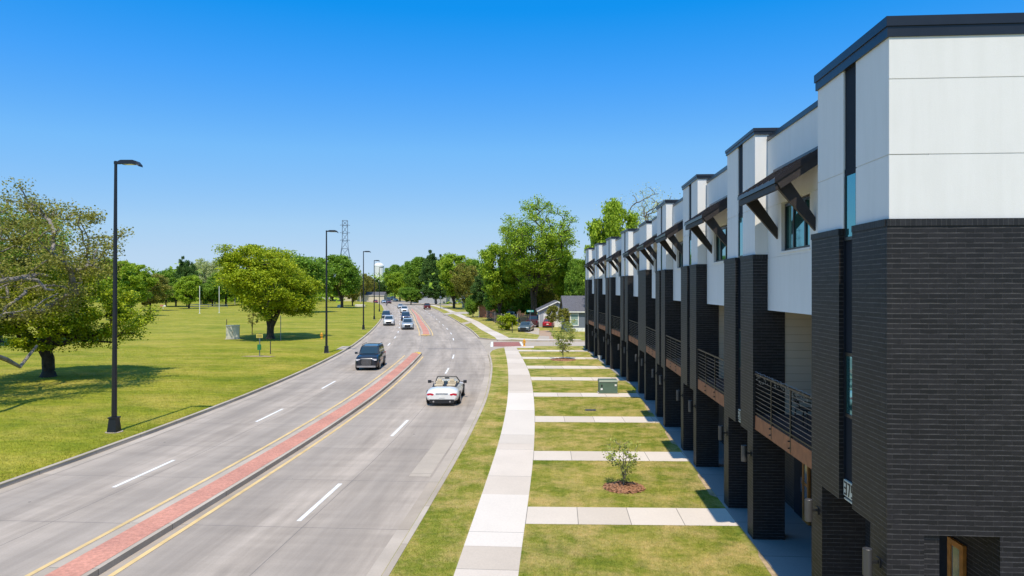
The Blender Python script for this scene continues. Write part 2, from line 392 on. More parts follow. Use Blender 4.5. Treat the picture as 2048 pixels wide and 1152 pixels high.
M['post_black'] = plain('black_post_paint', (0.016, 0.018, 0.024), 0.35, 0.2)
M['galv'] = plain('galvanised_steel', (0.20, 0.24, 0.30), 0.5, 0.6)
M['white'] = plain('white_paint', (0.78, 0.78, 0.76), 0.5)
M['beige'] = plain('beige_steel', (0.62, 0.60, 0.52), 0.5, 0, .03)
M['boxgreen'] = plain('green_steel_box', (0.09, 0.15, 0.11), 0.45)
M['hydrant'] = plain('yellow_hydrant_paint', (0.75, 0.36, 0.03), 0.4)
M['tyre'] = plain('tyre_rubber', (0.012, 0.012, 0.013), 0.8)
M['rim'] = plain('alloy_rim', (0.45, 0.46, 0.48), 0.3, 0.8)
M['carglass'] = glassy('dark_car_glass', (0.025, 0.05, 0.075), 0.0, 0.03)
M['lens'] = plain('clear_lamp_lens', (0.8, 0.8, 0.85), 0.1, 0.3)
M['redlens'] = plain('red_lamp_lens', (0.5, 0.01, 0.03), 0.2)
M['blackplastic'] = plain('black_plastic', (0.014, 0.014, 0.016), 0.5)
M['chrome'] = plain('chrome', (0.55, 0.56, 0.6), 0.15, 1.0)
M['cream'] = plain('cream_leather', (0.70, 0.58, 0.40), 0.6)
M['teal_sign'] = plain('teal_street_sign', (0.02, 0.30, 0.27), 0.4)
M['green_sign'] = plain('green_plastic', (0.02, 0.20, 0.08), 0.5)
M['yellow_sign'] = plain('yellow_sign_board', (0.62, 0.52, 0.12), 0.5)
M['rock'] = plain('pale_limestone', (0.66, 0.62, 0.54), 0.9, 0, 0.15, 4, 0.5)
M['woodpole'] = plain('weathered_pole', (0.42, 0.38, 0.32), 0.9, 0, 0.2, 4)
M['blue_siding'] = lapsiding('blue_grey_siding', (0.16, 0.19, 0.25), 0.22)
M['grey_siding'] = lapsiding('pale_grey_siding', (0.40, 0.42, 0.46), 0.2)
M['shingle'] = plain('grey_shingle', (0.11, 0.11, 0.13), 0.9, 0, 0.25, 5, 0.5)
M['redbrick'] = brick('red_house_brick', (0.33, 0.13, 0.085), (0.4, 0.3, 0.25))
M['fencewood'] = plain('weathered_dark_fence', (0.055, 0.05, 0.048), 0.9, 0, 0.5, 4)
M['skin'] = plain('rider_skin', (0.5, 0.3, 0.2), 0.6)

# ------------------------------------------------------------------ road lines, all as X(Y)
def curve(tab):
    ys = np.array([p[0] for p in tab], float); xs = np.array([p[1] for p in tab], float)
    d = np.gradient(xs, ys)
    def f(y):
        if y <= ys[0]: return float(xs[0])
        if y >= ys[-1]: return float(xs[-1] + d[-1] * (y - ys[-1]))
        i = int(np.searchsorted(ys, y)) - 1; i = max(0, i); h = ys[i+1] - ys[i]; s = (y - ys[i]) / h
        return float((2*s**3-3*s*s+1)*xs[i] + (s**3-2*s*s+s)*h*d[i] + (-2*s**3+3*s*s)*xs[i+1] + (s**3-s*s)*h*d[i+1])
    return f
LC = curve([(-40,-18.3),(10,-18.3),(30,-18.3),(39,-18.65),(51,-19.6),(66.7,-21.5),(73.5,-22.5),(85.6,-24.7),(109,-29.4),(138,-35.8),(176,-44.8),(225,-57.6),(270,-70.5),(300,-81.5),(340,-103),(400,-150),(500,-250)])
RC = curve([(-40,-3.94),(10,-3.94),(31,-3.96),(38.7,-4.16),(48.6,-4.78),(56,-5.4),(67,-6.7),(77,-8.15),(87.5,-9.9),(106,-13.4),(127,-18.1),(153,-24.0),(168.5,-27.7),(215,-38.9),(265,-52),(312.5,-66.0),(349,-80),(400,-108),(500,-195)])
MC = curve([(-40,-11.08),(10,-11.08),(31,-11.1),(39,-11.38),(51,-12.25),(60,-13.1),(68,-14.0),(80,-15.8),(93,-17.9),(117,-23.1),(132,-26.6),(162,-33.4),(187,-39.5),(212,-45.4),(300,-72),(349,-92),(400,-128),(500,-222)])
DL = lambda y: (LC(y) + MC(y)) / 2
DR = lambda y: (RC(y) + MC(y)) / 2 + 0.2
SWL = curve([(-40,-2.3),(16,-2.3),(21,-2.32),(29.5,-2.42),(36.7,-2.67),(48.7,-3.4),(60,-4.3),(72.2,-5.45)])
SWR = curve([(-40,-0.85),(16,-0.85),(26,-0.87),(33,-1.03),(42,-1.4),(51.6,-2.0),(61.4,-2.95),(72.2,-4.1)])
def ys_of(a, b, st=2.0):
    n = max(2, int(abs(b - a) / st) + 1); return [a + (b - a) * i / (n - 1) for i in range(n)]
def ribbon(mb, fl, fr, a, b, z, st=2.0, mi=0, u0=None):
    yy = ys_of(a, b, st)
    for p, q in zip(yy[:-1], yy[1:]):
        xl0, xr0, xl1, xr1 = fl(p), fr(p), fl(q), fr(q)
        uv = [(0, p), (xr0 - xl0, p), (xr1 - xl1, q), (0, q)] if u0 is None else [(xl0 - u0(p), p), (xr0 - u0(p), p), (xr1 - u0(q), q), (xl1 - u0(q), q)]
        mb.face([(xl0, p, z), (xr0, p, z), (xr1, q, z), (xl1, q, z)], mi, uv)
    return mb
def along(pts, o, z0, z1, z_in=None, mb=None):
    """kerb along an open line: width o to its left, vertical face on the line side"""
    mb = mb or MB(); P = [Vector((p[0], p[1])) for p in pts]; nrm = []
    for i in range(len(P)):
        d = (P[min(i+1, len(P)-1)] - P[max(i-1, 0)]).normalized(); nrm.append(Vector((-d.y, d.x)))
    acc = 0
    for i in range(len(P) - 1):
        a, b = P[i], P[i+1]; c, e = a + nrm[i]*o, b + nrm[i+1]*o; L = (b - a).length
        s = 0.02 if o > 0 else -0.02
        a2, b2 = a + nrm[i]*s, b + nrm[i+1]*s
        mb.face([(a2.x,a2.y,z1),(b2.x,b2.y,z1),(e.x,e.y,z1),(c.x,c.y,z1)], 0, [(0,acc),(0,acc+L),(o,acc+L),(o,acc)])
        mb.face([(a.x,a.y,z0),(b.x,b.y,z0),(b2.x,b2.y,z1),(a2.x,a2.y,z1)], 0, [(0,acc),(0,acc+L),(.15,acc+L),(.15,acc)])
        mb.face([(c.x,c.y,z1),(e.x,e.y,z1),(e.x,e.y,z0-.2),(c.x,c.y,z0-.2)], 0, [(0,acc),(0,acc+L),(.15,acc+L),(.15,acc)])
        acc += L
    return mb
def poly(mb, pts, z, mi=0, uvf=None):
    P = [Vector((p[0], p[1], z)) for p in pts]
    for tri in tessellate_polygon([P]):
        q = [P[i] for i in tri]
        if (q[1] - q[0]).cross(q[2] - q[0]).z < 0: q = q[::-1]
        mb.face([tuple(v) for v in q], mi, [uvf(v) for v in q] if uvf else None)
    return mb
def arc(cx, cy, r, a0, a1, n=8):
    return [(cx + r*math.cos(R(a0 + (a1-a0)*i/n)), cy + r*math.sin(R(a0 + (a1-a0)*i/n))) for i in range(n+1)]

ZL = 0.13   # lawn level
# ---- ground far and wide
g = MB(); g.face([(-2500,-400,-0.25),(2500,-400,-0.25),(2500,4000,-0.25),(-2500,4000,-0.25)])
tag(g.build('ground', M['ground']), kind='structure')
# ---- the boulevard
rb = MB(); ribbon(rb, lambda y: LC(y), lambda y: RC(y) + 0.0, -40, 72, 0, 2, 0, LC)
ribbon(rb, lambda y: LC(y), lambda y: RC(y), 72, 88, 0, 2, 0, LC)
ribbon(rb, lambda y: LC(y), lambda y: RC(y), 88, 480, 0, 3, 0, LC)
tag(rb.build('road', M['road']), kind='structure')
# ---- side street: line of camera-parallel edges
SN = lambda x: 76.3 + 0.0645 * x      # near edge
SF = lambda x: 84.0 + 0.0645 * x      # far edge
near_arc = [(RC(66.5), 66.5), (-6.75, 68.5), (-6.75, 70.5), (-6.45, 72.4), (-5.75, 74.0), (-4.6, 75.2), (-3.2, 75.9), (-1.6, SN(-1.6))]
far_arc = [(-3.6, SF(-3.6)), (-5.4, 84.1), (-7.2, 85.0), (-8.6, 86.4), (RC(88.5), 88.5)]
ss = MB()
pts = near_arc + [(120, SN(120)), (120, SF(120))] + far_arc
poly(ss, pts, -0.004, 0, lambda v: (v[1] * 1.0, v[0]))
tag(ss.build('side_street', M['oldconc']), kind='structure')
# ---- lawns
lw = MB()
near_edge = [(RC(y), y) for y in ys_of(-40, 66.5, 2)] + near_arc[1:]
poly(lw, near_edge + [(120, SN(120)), (120, -40)], ZL)
tag(lw.build('front_lawn', M['lawn']), kind='structure')
fl_ = MB()
far_edge = far_arc + [(RC(y), y) for y in ys_of(91, 480, 3)]
poly(fl_, far_edge + [(400, 480), (400, 84 + 0.0645*400)], ZL)
tag(fl_.build('verge', M['lawn']), kind='structure')
pk = MB()
def park_z(x, y, e):
    d = max(0.0, e - x)
    return ZL + 0.5 * (1 - math.exp(-d / 9.0)) * min(1, d / 3.0) * 0.6 + 0.12 * math.sin(x * .11 + y * .05) * min(1, d / 12.0)
offs = [0, .25, 1, 2.5, 4.5, 7, 10, 14, 19, 26, 35, 48, 66, 90, 130, 200, 340, 700]
yy = ys_of(-40, 480, 5)
for p, q in zip(yy[:-1], yy[1:]):
    for o0, o1 in zip(offs[:-1], offs[1:]):
        P = [(LC(p)-o1, p), (LC(p)-o0, p), (LC(q)-o0, q), (LC(q)-o1, q)]
        pk.face([(x, y, park_z(x, y, LC(y))) for x, y in P], 0, smooth=True)
tag(pk.build('park_lawn', M['park'], weld=True), kind='structure')
def PZ(x, y): return park_z(x, y, LC(y))
# ---- kerbs
kb = MB()
along([(LC(y), y) for y in ys_of(-40, 480, 2)], 0.2, 0.0, ZL + 0.015, mb=kb)
along([(RC(y), y) for y in ys_of(-40, 66.5, 2)] + near_arc[1:] + [(x, SN(x)) for x in (2, 20, 60, 110)], -0.18, -0.004, ZL + 0.015, mb=kb)
along([(x, SF(x)) for x in (110, 60, 20, 4)] + far_arc + [(RC(y), y) for y in ys_of(91, 480, 3)], -0.18, -0.004, ZL + 0.015, mb=kb)
tag(kb.build('kerb', M['kerb']), kind='structure')
# pale gutter pans
gp = MB(); ribbon(gp, lambda y: LC(y) + 0.01, lambda y: LC(y) + 0.42, -40, 300, 0.004)
ribbon(gp, lambda y: RC(y) - 0.42, lambda y: RC(y) - 0.01, -40, 66, 0.004); ribbon(gp, lambda y: RC(y) - 0.42, lambda y: RC(y) - 0.01, 89, 300, 0.004)
tag(gp.build('gutter', concrete('gutter_concrete', (0.46, 0.40, 0.335), 0.15, 4.6)), kind='structure')
# ---- pavements (sidewalk)
sw = MB(); ribbon(sw, SWL, SWR, -40, 74.6, ZL + 0.006, 2.0)
FW = [ground_at(*p) for p in [(1008,681),(1003,676),(990,669),(974,661),(948,644),(928,635),(912,627.7),(895,620),(878,614),(858,609),(838,605)]]
def line_rib(mb, pts, w, z, mi=0):
    P = [Vector((p[0], p[1])) for p in pts]; acc = 0; E = []
    for i in range(len(P)):
        d = (P[min(i+1, len(P)-1)] - P[max(i-1, 0)]).normalized(); n = Vector((-d.y, d.x)) * (w/2); E.append((P[i]+n, P[i]-n))
    for i in range(len(P)-1):
        L = (P[i+1]-P[i]).length; a, b = E[i]; c, d = E[i+1]
        mb.face([(b.x,b.y,z),(d.x,d.y,z),(c.x,c.y,z),(a.x,a.y,z)], mi, [(w,acc),(w,acc+L),(0,acc+L),(0,acc)]); acc += L
    return mb
line_rib(sw, FW, 1.7, ZL + 0.006)
poly(sw, [(-7.2, 86.6), (-3.4, 84.35), (3.2, 84.8), (3.0, 86.2), (-2.6, 86.3), (-6.0, 88.4)], ZL + 0.010)
poly(sw, [(-5.6, 74.9), (-4.4, 75.6), (-3.0, 76.0), (-2.4, 76.1), (-2.4, 73.6), (-5.2, 73.6)], ZL + 0.010)
tag(sw.build('pavement', M['walk']), kind='structure')
# newer white squares let into the near pavement
nw = MB()
for a, b in ((17.0, 21.3), (28.3, 42.0)): ribbon(nw, SWL, SWR, a, b, ZL + 0.010, 2.0)
tag(nw.build('pavement_repair', concrete('new_concrete', (0.68, 0.625, 0.56), 0.03, 6.0)), kind='structure')
# ---- garden paths to the porches
gpth = MB()
WK = [(11.4,12.9),(18.70,20.17),(25.63,27.09),(32.95,34.46),(40.67,42.20),(47.85,49.6),(54.8,56.75),(62.2,64.0),(69.6,71.2)]
def front_x(y): return 5.0 if y < 44 else 4.95 - 0.0752 * (y - 47.5)
for a, b in WK:
    xe = front_x(a) + 0.25; x0a, x0b = SWR(a), SWR(b)
    gpth.face([(x0a, a, ZL+.006), (xe, a+.22, ZL+.006), (xe, b+.22, ZL+.006), (x0b, b, ZL+.006)], 0, [(a, 0), (a, xe-x0a), (b, xe-x0b), (b, 0)])
tag(gpth.build('garden_path', M['path']), kind='structure')
# soil strip along the slabs, then the porch slab
slb = MB()
poly(slb, [(4.98, -10), (4.98, 43.2), (5.2, 44.5), (4.9, 47), (2.9, 74), (12, 76), (12, -10)], ZL + 0.012)
slb.face([(4.98,-10,ZL+.012),(4.98,-10,ZL-.1),(4.98,43.2,ZL-.1),(4.98,43.2,ZL+.012)])
tag(slb.build('porch_slab', M['slab']), kind='structure')
el = MB(); 
for k, yb in enumerate((14.6, 21.7, 28.8, 35.9)):
    poly(el, [(4.80, yb), (4.97, yb - .3), (4.97, yb + 2.6), (4.87, yb + 2.2)], ZL + 0.008)
tag(el.build('bare_soil', M['soil'], None), kind='structure')
# ---- median islands
def island(a, b, hw, name, na=0.7, brickinset=0.16):
    def half(y): return hw(y)
    yy = ys_of(a, b, 1.5)
    Lp = [(MC(y) - half(y), y) for y in yy]; Rp = [(MC(y) + half(y), y) for y in yy]
    out = Lp + [(MC(b), b + na)] + Rp[::-1] + ([(MC(a), a - na)])
    zt = 0.16; mb = MB()
    n = len(out)
    cxy = [(MC(min(max(p[1], a), b)), p[1]) for p in out]
    for i in range(n):
        p, q = out[i], out[(i+1) % n]
        mb.face([(p[0],p[1],0),(q[0],q[1],0),(q[0],q[1],zt),(p[0],p[1],zt)], 0, [(0,p[1]),(0,q[1]),(.16,q[1]),(.16,p[1])])
    poly(mb, out, zt, 0, lambda v: (v[0], v[1]))
    o = mb.build(name, M['kerb']); tag(o, kind='structure')
    return lambda y: MC(y) - half(y) + 0.24, lambda y: MC(y) + half(y) - brickinset
hw1 = lambda y: 0.59
f1, f2 = island(-40, 67.3, hw1, 'median_island', brickinset=0.14)
br1 = MB(); ribbon(br1, f1, f2, -40, 67.0, 0.166, 2.0)
def hw2(y): return 0.66 if y < 110 else max(0.35, 0.66 - (y - 110) * 0.003)
f3, f4 = island(92.6, 211, hw2, 'median_island')
ribbon(br1, f3, f4, 93.4, 210, 0.166, 2.0)
tag(br1.build('red_paving', M['redpave']), kind='structure')
# ---- paint
yp = MB(); MK = 0.004
ribbon(yp, lambda y: MC(y) - hw1(y) - 0.50, lambda y: MC(y) - hw1(y) - 0.36, -40, 66, MK*2)
ribbon(yp, lambda y: MC(y) + hw1(y) + 0.22, lambda y: MC(y) + hw1(y) + 0.36, -40, 65, MK*2)
ribbon(yp, lambda y: MC(y) - hw2(y) - 0.35, lambda y: MC(y) - hw2(y) - 0.2, 93.5, 205, MK*2)
ribbon(yp, lambda y: MC(y) + hw2(y) + 0.25, lambda y: MC(y) + hw2(y) + 0.4, 93.5, 205, MK*2)
tag(yp.build('yellow_line', M['yellow_paint']), kind='structure')
yn = MB()
poly(yn, [(MC(92.8)-.64, 92.6), (MC(92)-.0, 91.95), (MC(92.8)+.64, 92.6), (MC(93.2)+.64, 93.3), (MC(93.2)-.64, 93.3)], 0.165)
poly(yn, [(MC(66.6)+.3, 66.0), (MC(66.6)+.57, 66.0), (MC(67.3)+.57, 67.2), (MC(68)+.1, 67.9), (MC(67.6)-.3, 67.6), (MC(67)+.2, 67.1)], 0.168)
tag(yn.build('island_nose_paint', M['yellow_bright']), kind='structure')
wp = MB()
for s0, n, f, ln in ((-0.5, 34, DL, 3.6), (7.8, 33, DR, 3.7)):
    for k in range(n):
        a = s0 + 11.1 * k
        if f is DR and 72 < a < 80: continue
        ribbon(wp, lambda y: f(y) - .068, lambda y: f(y) + .068, a, a + ln, MK, 1.8)
tag(wp.build('lane_dash', M['white_paint']), kind='structure')
rpz = MB(); poly(rpz, [(-5.15, 23.6), (-4.4, 23.6), (-4.4, 29.6), (-5.15, 29.6)], 0.007, 0)
tag(rpz.build('road_patch', M['kerb']), kind='structure')
stn = MB(); poly(stn, [(-13.9, 73.2), (-9.6, 73.2), (-9.5, 73.75), (-13.8, 73.6)], 0.003, 0)
tag(stn.build('oil_stain', plain('oil_stain', (0.17, 0.15, 0.14), .6, 0, .35, 1.5)), kind='structure')
# ---- crossing
cr = MB(); q = [ground_at(*p) for p in [(987,692.5),(1043,692.5),(1038,683.5),(987,683.5)]]
poly(cr, q, 0.0, 0); cro = cr.build('brick_crossing', M['xpave']); tag(cro, kind='structure')
cw = MB()
for pq in ([(981,693),(986,693),(986,683),(982,683)], [(1044.5,692.5),(1048,692.5),(1042.5,683),(1039,683)]):
    poly(cw, [ground_at(*p) for p in pq], 0.003)
tag(cw.build('crossing_edge_line', M['white_paint']), kind='structure')
# ---- driveways
dv = MB()
poly(dv, [ground_at(*p) for p in [(1078,683),(1108,683),(1106,676),(1101,662),(1078,662),(1079,668)]], ZL + .004)
tag(dv.build('brown_driveway', plain('tan_gravel_drive', (0.42, 0.29, 0.20), .9, 0, .12, 2)), kind='structure')
dv = MB()
poly(dv, [ground_at(*p) for p in [(1072,683),(1100,683),(1098,674),(1079,673)]], ZL + .008)
poly(dv, [ground_at(*p) for p in [(1040,664),(1078,671),(1079,658),(1062,654),(1036,655)]], ZL + .004)
poly(dv, [ground_at(*p) for p in [(886,628),(905,624.5),(948,624),(948,627.5),(905,628.5),(889,630.5)]], ZL + .010)
poly(dv, [ground_at(*p) for p in [(835,606),(850,605),(905,609),(905,611.5),(850,610)]], ZL + .010)
poly(dv, [ground_at(*p) for p in [(922,647),(941,643),(944,646),(926,651)]], ZL + .010)
tag(dv.build('driveway', M['oldconc']), kind='structure')

# ------------------------------------------------------------------ townhouses
def digits_text(parent, txt, y0, y1, z0, z1, x):
    """block numerals: 3, 7, 5 as bent strokes, facing -x; reading order runs towards -y"""
    mb = MB(); n = len(txt); W = (y1 - y0) / n; st = W * 0.20
    SEG = {'3': ['a','b','g','c','d'], '7': ['a','diag'], '5': ['a','f','g','c','d'], '1': ['b','c']}
    for i, ch in enumerate(txt):
        r = y1 - W * i - W * .12; l = y1 - W * (i + 1) + W * .12; zm = (z0 + z1) / 2; h = st / 2
        for s in SEG[ch]:
            if s == 'a': mb.box(x-.006, x, l, r, z1-st, z1)
            if s == 'g': mb.box(x-.0065, x, l, r, zm-h, zm+h)
            if s == 'd': mb.box(x-.006, x, l, r, z0, z0+st)
            if s == 'b': mb.box(x-.007, x, l, l+st, zm, z1)
            if s == 'c': mb.box(x-.007, x, l, l+st, z0, zm)
            if s == 'f': mb.box(x-.007, x, r-st, r, zm, z1)
            if s == 'diag': mb.beam((x-.0035, l+h, z1), (x-.0035, (l+r)/2+h, z0), st, .007, up=(1,0,0))
    return mb.build('house_number', M['digit'], parent)

def awning(parent, y0, y1, xw=0.318):
    zt, zo, xo = 9.46, 8.80, -0.60
    mb = MB()
    b = [(xo, y0, zo-.03), (xw, y0, zt-.10), (xw, y1, zt-.10), (xo, y1, zo-.03)]
    t = [(xo, y0, zo+.06), (xw, y0, zt+.0), (xw, y1, zt+.0), (xo, y1, zo+.06)]
    mb.face(b[::-1]); mb.face(t)
    for i in range(4):
        j = (i+1) % 4; mb.face([b[i], b[j], t[j], t[i]])
    k = y0 + .02
    while k < y1:                                   # standing seams
        mb.beam((xo+.01, k, zo+.075), (xw-.005, k, zt+.015), .022, .035); k += (y1 - y0 - .04) / 7
    mb.box(xw-.05, xw+.0, y0, y1, zt+.0, zt+.06)     # wall flashing
    aw = mb.build('awning', M['awning'], parent)
    fb = MB(); fb.box(xo+.03, xo+.09, y0+.05, y1-.05, zo-.17, zo-.035)
    for yy_ in (y0 + .06, y1 - .10): fb.beam((xo+.09, yy_, zo-.07), (xw, yy_, zt-.19), .07, .17)
    fb.build('fascia', M['timber'], aw)
    for yy_ in (y0 + .30, y1 - .16):
        br = MB(); zw = 7.92
        a = Vector((xo+.16, yy_, zo-.02)); c = Vector((xw, yy_, zw))
        w2 = .048
        lo, hi = 7.80, 8.07
        P0 = [(xw, lo), (xw, hi), (xo+.37, zo+.08), (xo+.13, zo-.08)]
        F = [(p[0], yy_-w2, p[1]) for p in P0]; Bk = [(p[0], yy_+w2, p[1]) for p in P0]
        br.face(F); br.face(Bk[::-1])
        for i in range(4):
            j = (i+1) % 4; br.face([F[j], F[i], Bk[i], Bk[j]])
        br.build('bracket', M['timber'], aw)
    return aw

def window3(parent, y0, y1, z0, z1, x):
    f = MB(); t = .06
    f.box(x, x+.10, y0, y1, z0, z0+t); f.box(x, x+.10, y0, y1, z1-t, z1)
    f.box(x, x+.10, y0, y0+t, z0+t, z1-t); f.box(x, x+.10, y1-t, y1, z0+t, z1-t)
    m1, m2 = y0 + (y1-y0)*.30, y0 + (y1-y0)*.70
    for m_ in (m1, m2): f.box(x+.01, x+.09, m_-.04, m_+.04, z0+t, z1-t)
    w_ = f.build('window', M['frame'], parent)
    for a, b in ((y0+t, m1-.04), (m1+.04, m2-.04), (m2+.04, y1-t)):
        p = MB(); p.box(x+.04, x+.06, a, b, z0+t, z1-t); p.build('pane', M['glass'], w_)

def wall_lamp(parent, y, z, x=-.05):
    mb = MB(); mb.lathe([(0, -.21), (.066, -.21), (.07, -.205), (.07, .205), (.066, .21), (.0, .19)], 20, at=(x-.17, y, z))
    l = mb.build('wall_lamp', M['lampgrey'], parent)
    a = MB(); a.box(x-.10, x-.02, y-.02, y+.02, z-.02, z+.02); a.box(x-.02, x, y-.06, y+.06, z-.07, z+.07); a.build('wall_bracket', M['blackplastic'], l)

def railing(parent, y0, y1, x=0.02, posts=3):
    mb = MB(); ps = [y0 + .03 + (y1 - y0 - .06) * i / posts for i in range(posts + 1)]
    for p in ps: mb.box(x-.035, x-.005, p-.025, p+.025, 3.02, 4.38)
    mb.box(x-.04, x+.01, y0+.02, y1-.02, 4.38, 4.42); mb.box(x-.033, x-.008, y0+.02, y1-.02, 3.40, 3.43)
    r = mb.build('railing', M['rail'], parent)
    cb = MB()
    for k in range(8):
        z = 3.52 + k * .105; cb.tube([(x-.02, y0, z), (x-.02, y1, z)], .006, 5)
    cb.build('cable', M['cable'], r)
    bt = MB()
    for p in ps[1:-1]:
        for z in (3.10, 3.25): bt.tube([(x-.07, p+.05, z), (x-.01, p+.05, z)], .016, 6)
    tag(bt.build('bolts', M['blackplastic'], r), kind='stuff')

def door(parent, y0, y1, x, z0=0.15, z1=2.25):
    """timber framed glass leaf in the porch wall, facing -x"""
    f = MB(); t = .10
    f.box(x, x+.06, y0, y0+t, z0, z1); f.box(x, x+.06, y1-t, y1, z0, z1); f.box(x, x+.06, y0+t, y1-t, z1-t, z1); f.box(x, x+.06, y0+t, y1-t, z0, z0+.2)
    f.box(x+.005, x+.055, y0+t, y1-t, 1.15, 1.23)
    d = f.build('door', M['orange_wood'], parent)
    p = MB(); p.box(x+.02, x+.04, y0+t, y1-t, z0+.2, 1.15); p.box(x+.02, x+.04, y0+t, y1-t, 1.23, z1-t); p.build('pane', M['doorglass'], d)
    h = MB(); h.box(x-.05, x-.03, y1-.07, y1-.04, .95, 1.35); h.box(x-.05, x, y1-.065, y1-.045, 1.0, 1.02); h.build('handle', M['chrome'], d)

def townhouse(loc, rz, pitch, label, group, first=False, endpier=False, last=False, number=None, bay=True, cut=None):
    T = empty('townhouse', (loc[0], loc[1], 0), rz, label, 'townhouse', group)
    TW = 2.84; BW = 3.03; ZB = 7.66 if (first or endpier) else 7.46; ZT = 10.45 if first else (10.54 if not endpier else 10.32)
    Y = pitch; s0, s1 = (1.15, 1.65); b0, b1 = (1.18, 1.72); G0, G1 = 8.64, 8.655
    # --- white tower
    w_ = MB()
    def slab(x0, x1, y0, y1, z0, z1):
        for a, b in ((z0, G0), (G1, z1)): w_.box(x0, x1, y0, y1, a, b)
        w_.box(x0+.012, x1-.012, y0+.012, y1-.012, G0, G1)
    if endpier: slab(0, .60, 0, TW, ZB, ZT)
    else:
        slab(0, .60, 0, s0, ZB, ZT); slab(0, .60, s1, TW, ZB, ZT)
        w_.box(.131, .58, s0, s1, ZB, ZT)
    w_.build('stucco_tower', M['stucco'], T)
    # --- bay wall over the balcony with its window opening
    wy0, wy1, wz0, wz1 = TW + 1.31, TW + 3.16, 7.48, 8.61
    bb = MB(); x0, x1 = .32, .60; ZP = 10.36
    ye = Y if not last else TW
    if not last:
        for (a, b, c, d) in ((TW, wy0, 6.03, 7.36), (TW, wy0, 7.37, G0), (wy0, wy1, 6.03, 7.36), (wy0, wy1, 7.37, wz0), (wy1, ye, 6.03, 7.36), (wy1, ye, 7.37, G0), (TW, ye, G1, ZP)):
            bb.box(x0, x1, a, b, c, d)
        bb.box(x0+.012, x1, TW, ye, 7.36, 7.37); bb.box(x0+.012, x1, TW, wy0, G0, G1); bb.box(x0+.012, x1, wy1, ye, G0, G1)
        bb.box(x0-.02, x0, wy0-.05, wy1+.05, wz0-.05, wz0)          # sill
        bb.build('bay_wall', M['stucco'], T)
        window3(T, wy0, wy1, wz0, wz1-.0, .40)
        awning(T, TW + .72, TW + 3.62)
        # balcony
        d = MB(); d.box(.03, 1.78, BW, Y, 3.10, 3.36); d.build('balcony_deck', M['deck'], T)
        f = MB()
        n = 3
        for i in range(n): f.box(-.01, .03, BW + (Y-BW)*i/n + .012, BW + (Y-BW)*(i+1)/n - .012, 2.98, 3.34)
        f.build('deck_fascia', M['fascia'], T)
        railing(T, BW, Y)
    # --- brick pier on two legs
    p = MB(); X0, X1 = -.05, .75; zo = 2.83
    zc = ZB - .11
    p.box(X0, X1, 0, .50, ZL, zo); p.box(X0, X1, 2.50, BW, ZL, zo)
    if endpier: p.box(X0, X1, 0, BW, zo, zc)
    else:
        p.box(X0, X1, 0, b0, zo, zc); p.box(X0, X1, b1, BW, zo, zc)
    p.build('brick_pier', M['brick'], T)
    c_ = MB()
    if endpier: c_.box(X0-.012, X1-.02, -.012, BW+.012, zc, ZB)
    else:
        c_.box(X0-.012, X1-.02, -.012, b0, zc, ZB); c_.box(X0-.012, X1-.02, b1, BW+.012, zc, ZB)
    c_.build('brick_cap', M['soldier'], T)
    # --- dark slot with glass
    if not endpier:
        s = MB(); s.box(.03, .13, s0, s1, 8.70, ZT); s.box(.05, .50, b0, b1, zo, 4.32); s.box(.05, .50, b0, b1, 5.46, 7.44); s.box(.02, .12, s0, s1, 8.58, 8.70)
        s.box(.03, .0499, b0, b0+.04, 3.3, 7.44); s.box(.03, .0499, b1-.04, b1, 3.3, 7.44)
        sp = s.build('slot_panel', M['slot'], T)
        w1 = MB(); w1.box(.015, .12, s0, s0+.045, 7.44, 8.58); w1.box(.015, .12, s1-.045, s1, 7.44, 8.58); w1.box(.015, .12, s0+.045, s1-.045, 7.44, 7.5)
        o = w1.build('slot_window', M['frame'], T); g_ = MB(); g_.box(.03, .05, s0+.045, s1-.045, 7.50, 8.58); g_.build('pane', M['glass'], o)
        w1 = MB(); w1.box(.03, .10, b0+.04, b0+.09, 4.32, 5.46); w1.box(.03, .10, b1-.09, b1-.04, 4.32, 5.46); w1.box(.03, .10, b0+.09, b1-.09, 4.32, 4.38); w1.box(.03, .10, b0+.09, b1-.09, 5.40, 5.46)
        o = w1.build('slot_window', M['frame'], T); g_ = MB(); g_.box(.045, .06, b0+.09, b1-.09, 4.38, 5.40); g_.build('pane', M['glass'], o)
    if number:
        q = MB(); q.box(.012, .049, b0+.045, b1-.045, 2.92, 3.20); q.box(.02, .049, b0+.045, b1-.045, 2.85, 2.875); pq = q.build('number_plaque', M['plaque'], T)
        digits_text(pq, number, b0+.06, b1-.06, 2.945, 3.175, .012)
    # --- coping
    cp = MB(); cx1 = .62 if not first else 12.0
    c1_, c2_ = (.16, .31) if first else (.08, .16)
    cp.box(-.035, cx1, -.035, TW+.035, ZT, ZT+c1_); cp.box(-.055, cx1+.02, -.055, TW+.055, ZT+c1_, ZT+c2_)
    if not last: cp.box(.29, .63, TW+.036, Y-.036, ZP, ZP+.12)
    cp.build('coping', M['coping'], T)
    # --- body behind
    y00 = .26 if first else .0
    ub = MB(); ub.box(.601, 12, TW if not first else y00, ye, 6.03, 10.20)
    if not first: ub.box(.601, 12, .01, TW, 6.03, 10.20)
    ub.build('upper_storey', M['stucco'], T)
    sb = MB(); sb.box(1.8, 12, y00, ye if not last else BW, 3.0, 6.029)
    sb.box(.751, 1.8, y00 + .02, BW - .03, 2.84, 6.028)
    sb.build('lap_siding', M['siding'], T)
    lb = MB(); lb.box(1.8, 12, y00, ye if not last else BW, ZL, 2.999)
    lb.build('porch_wall', M['brick'], T)
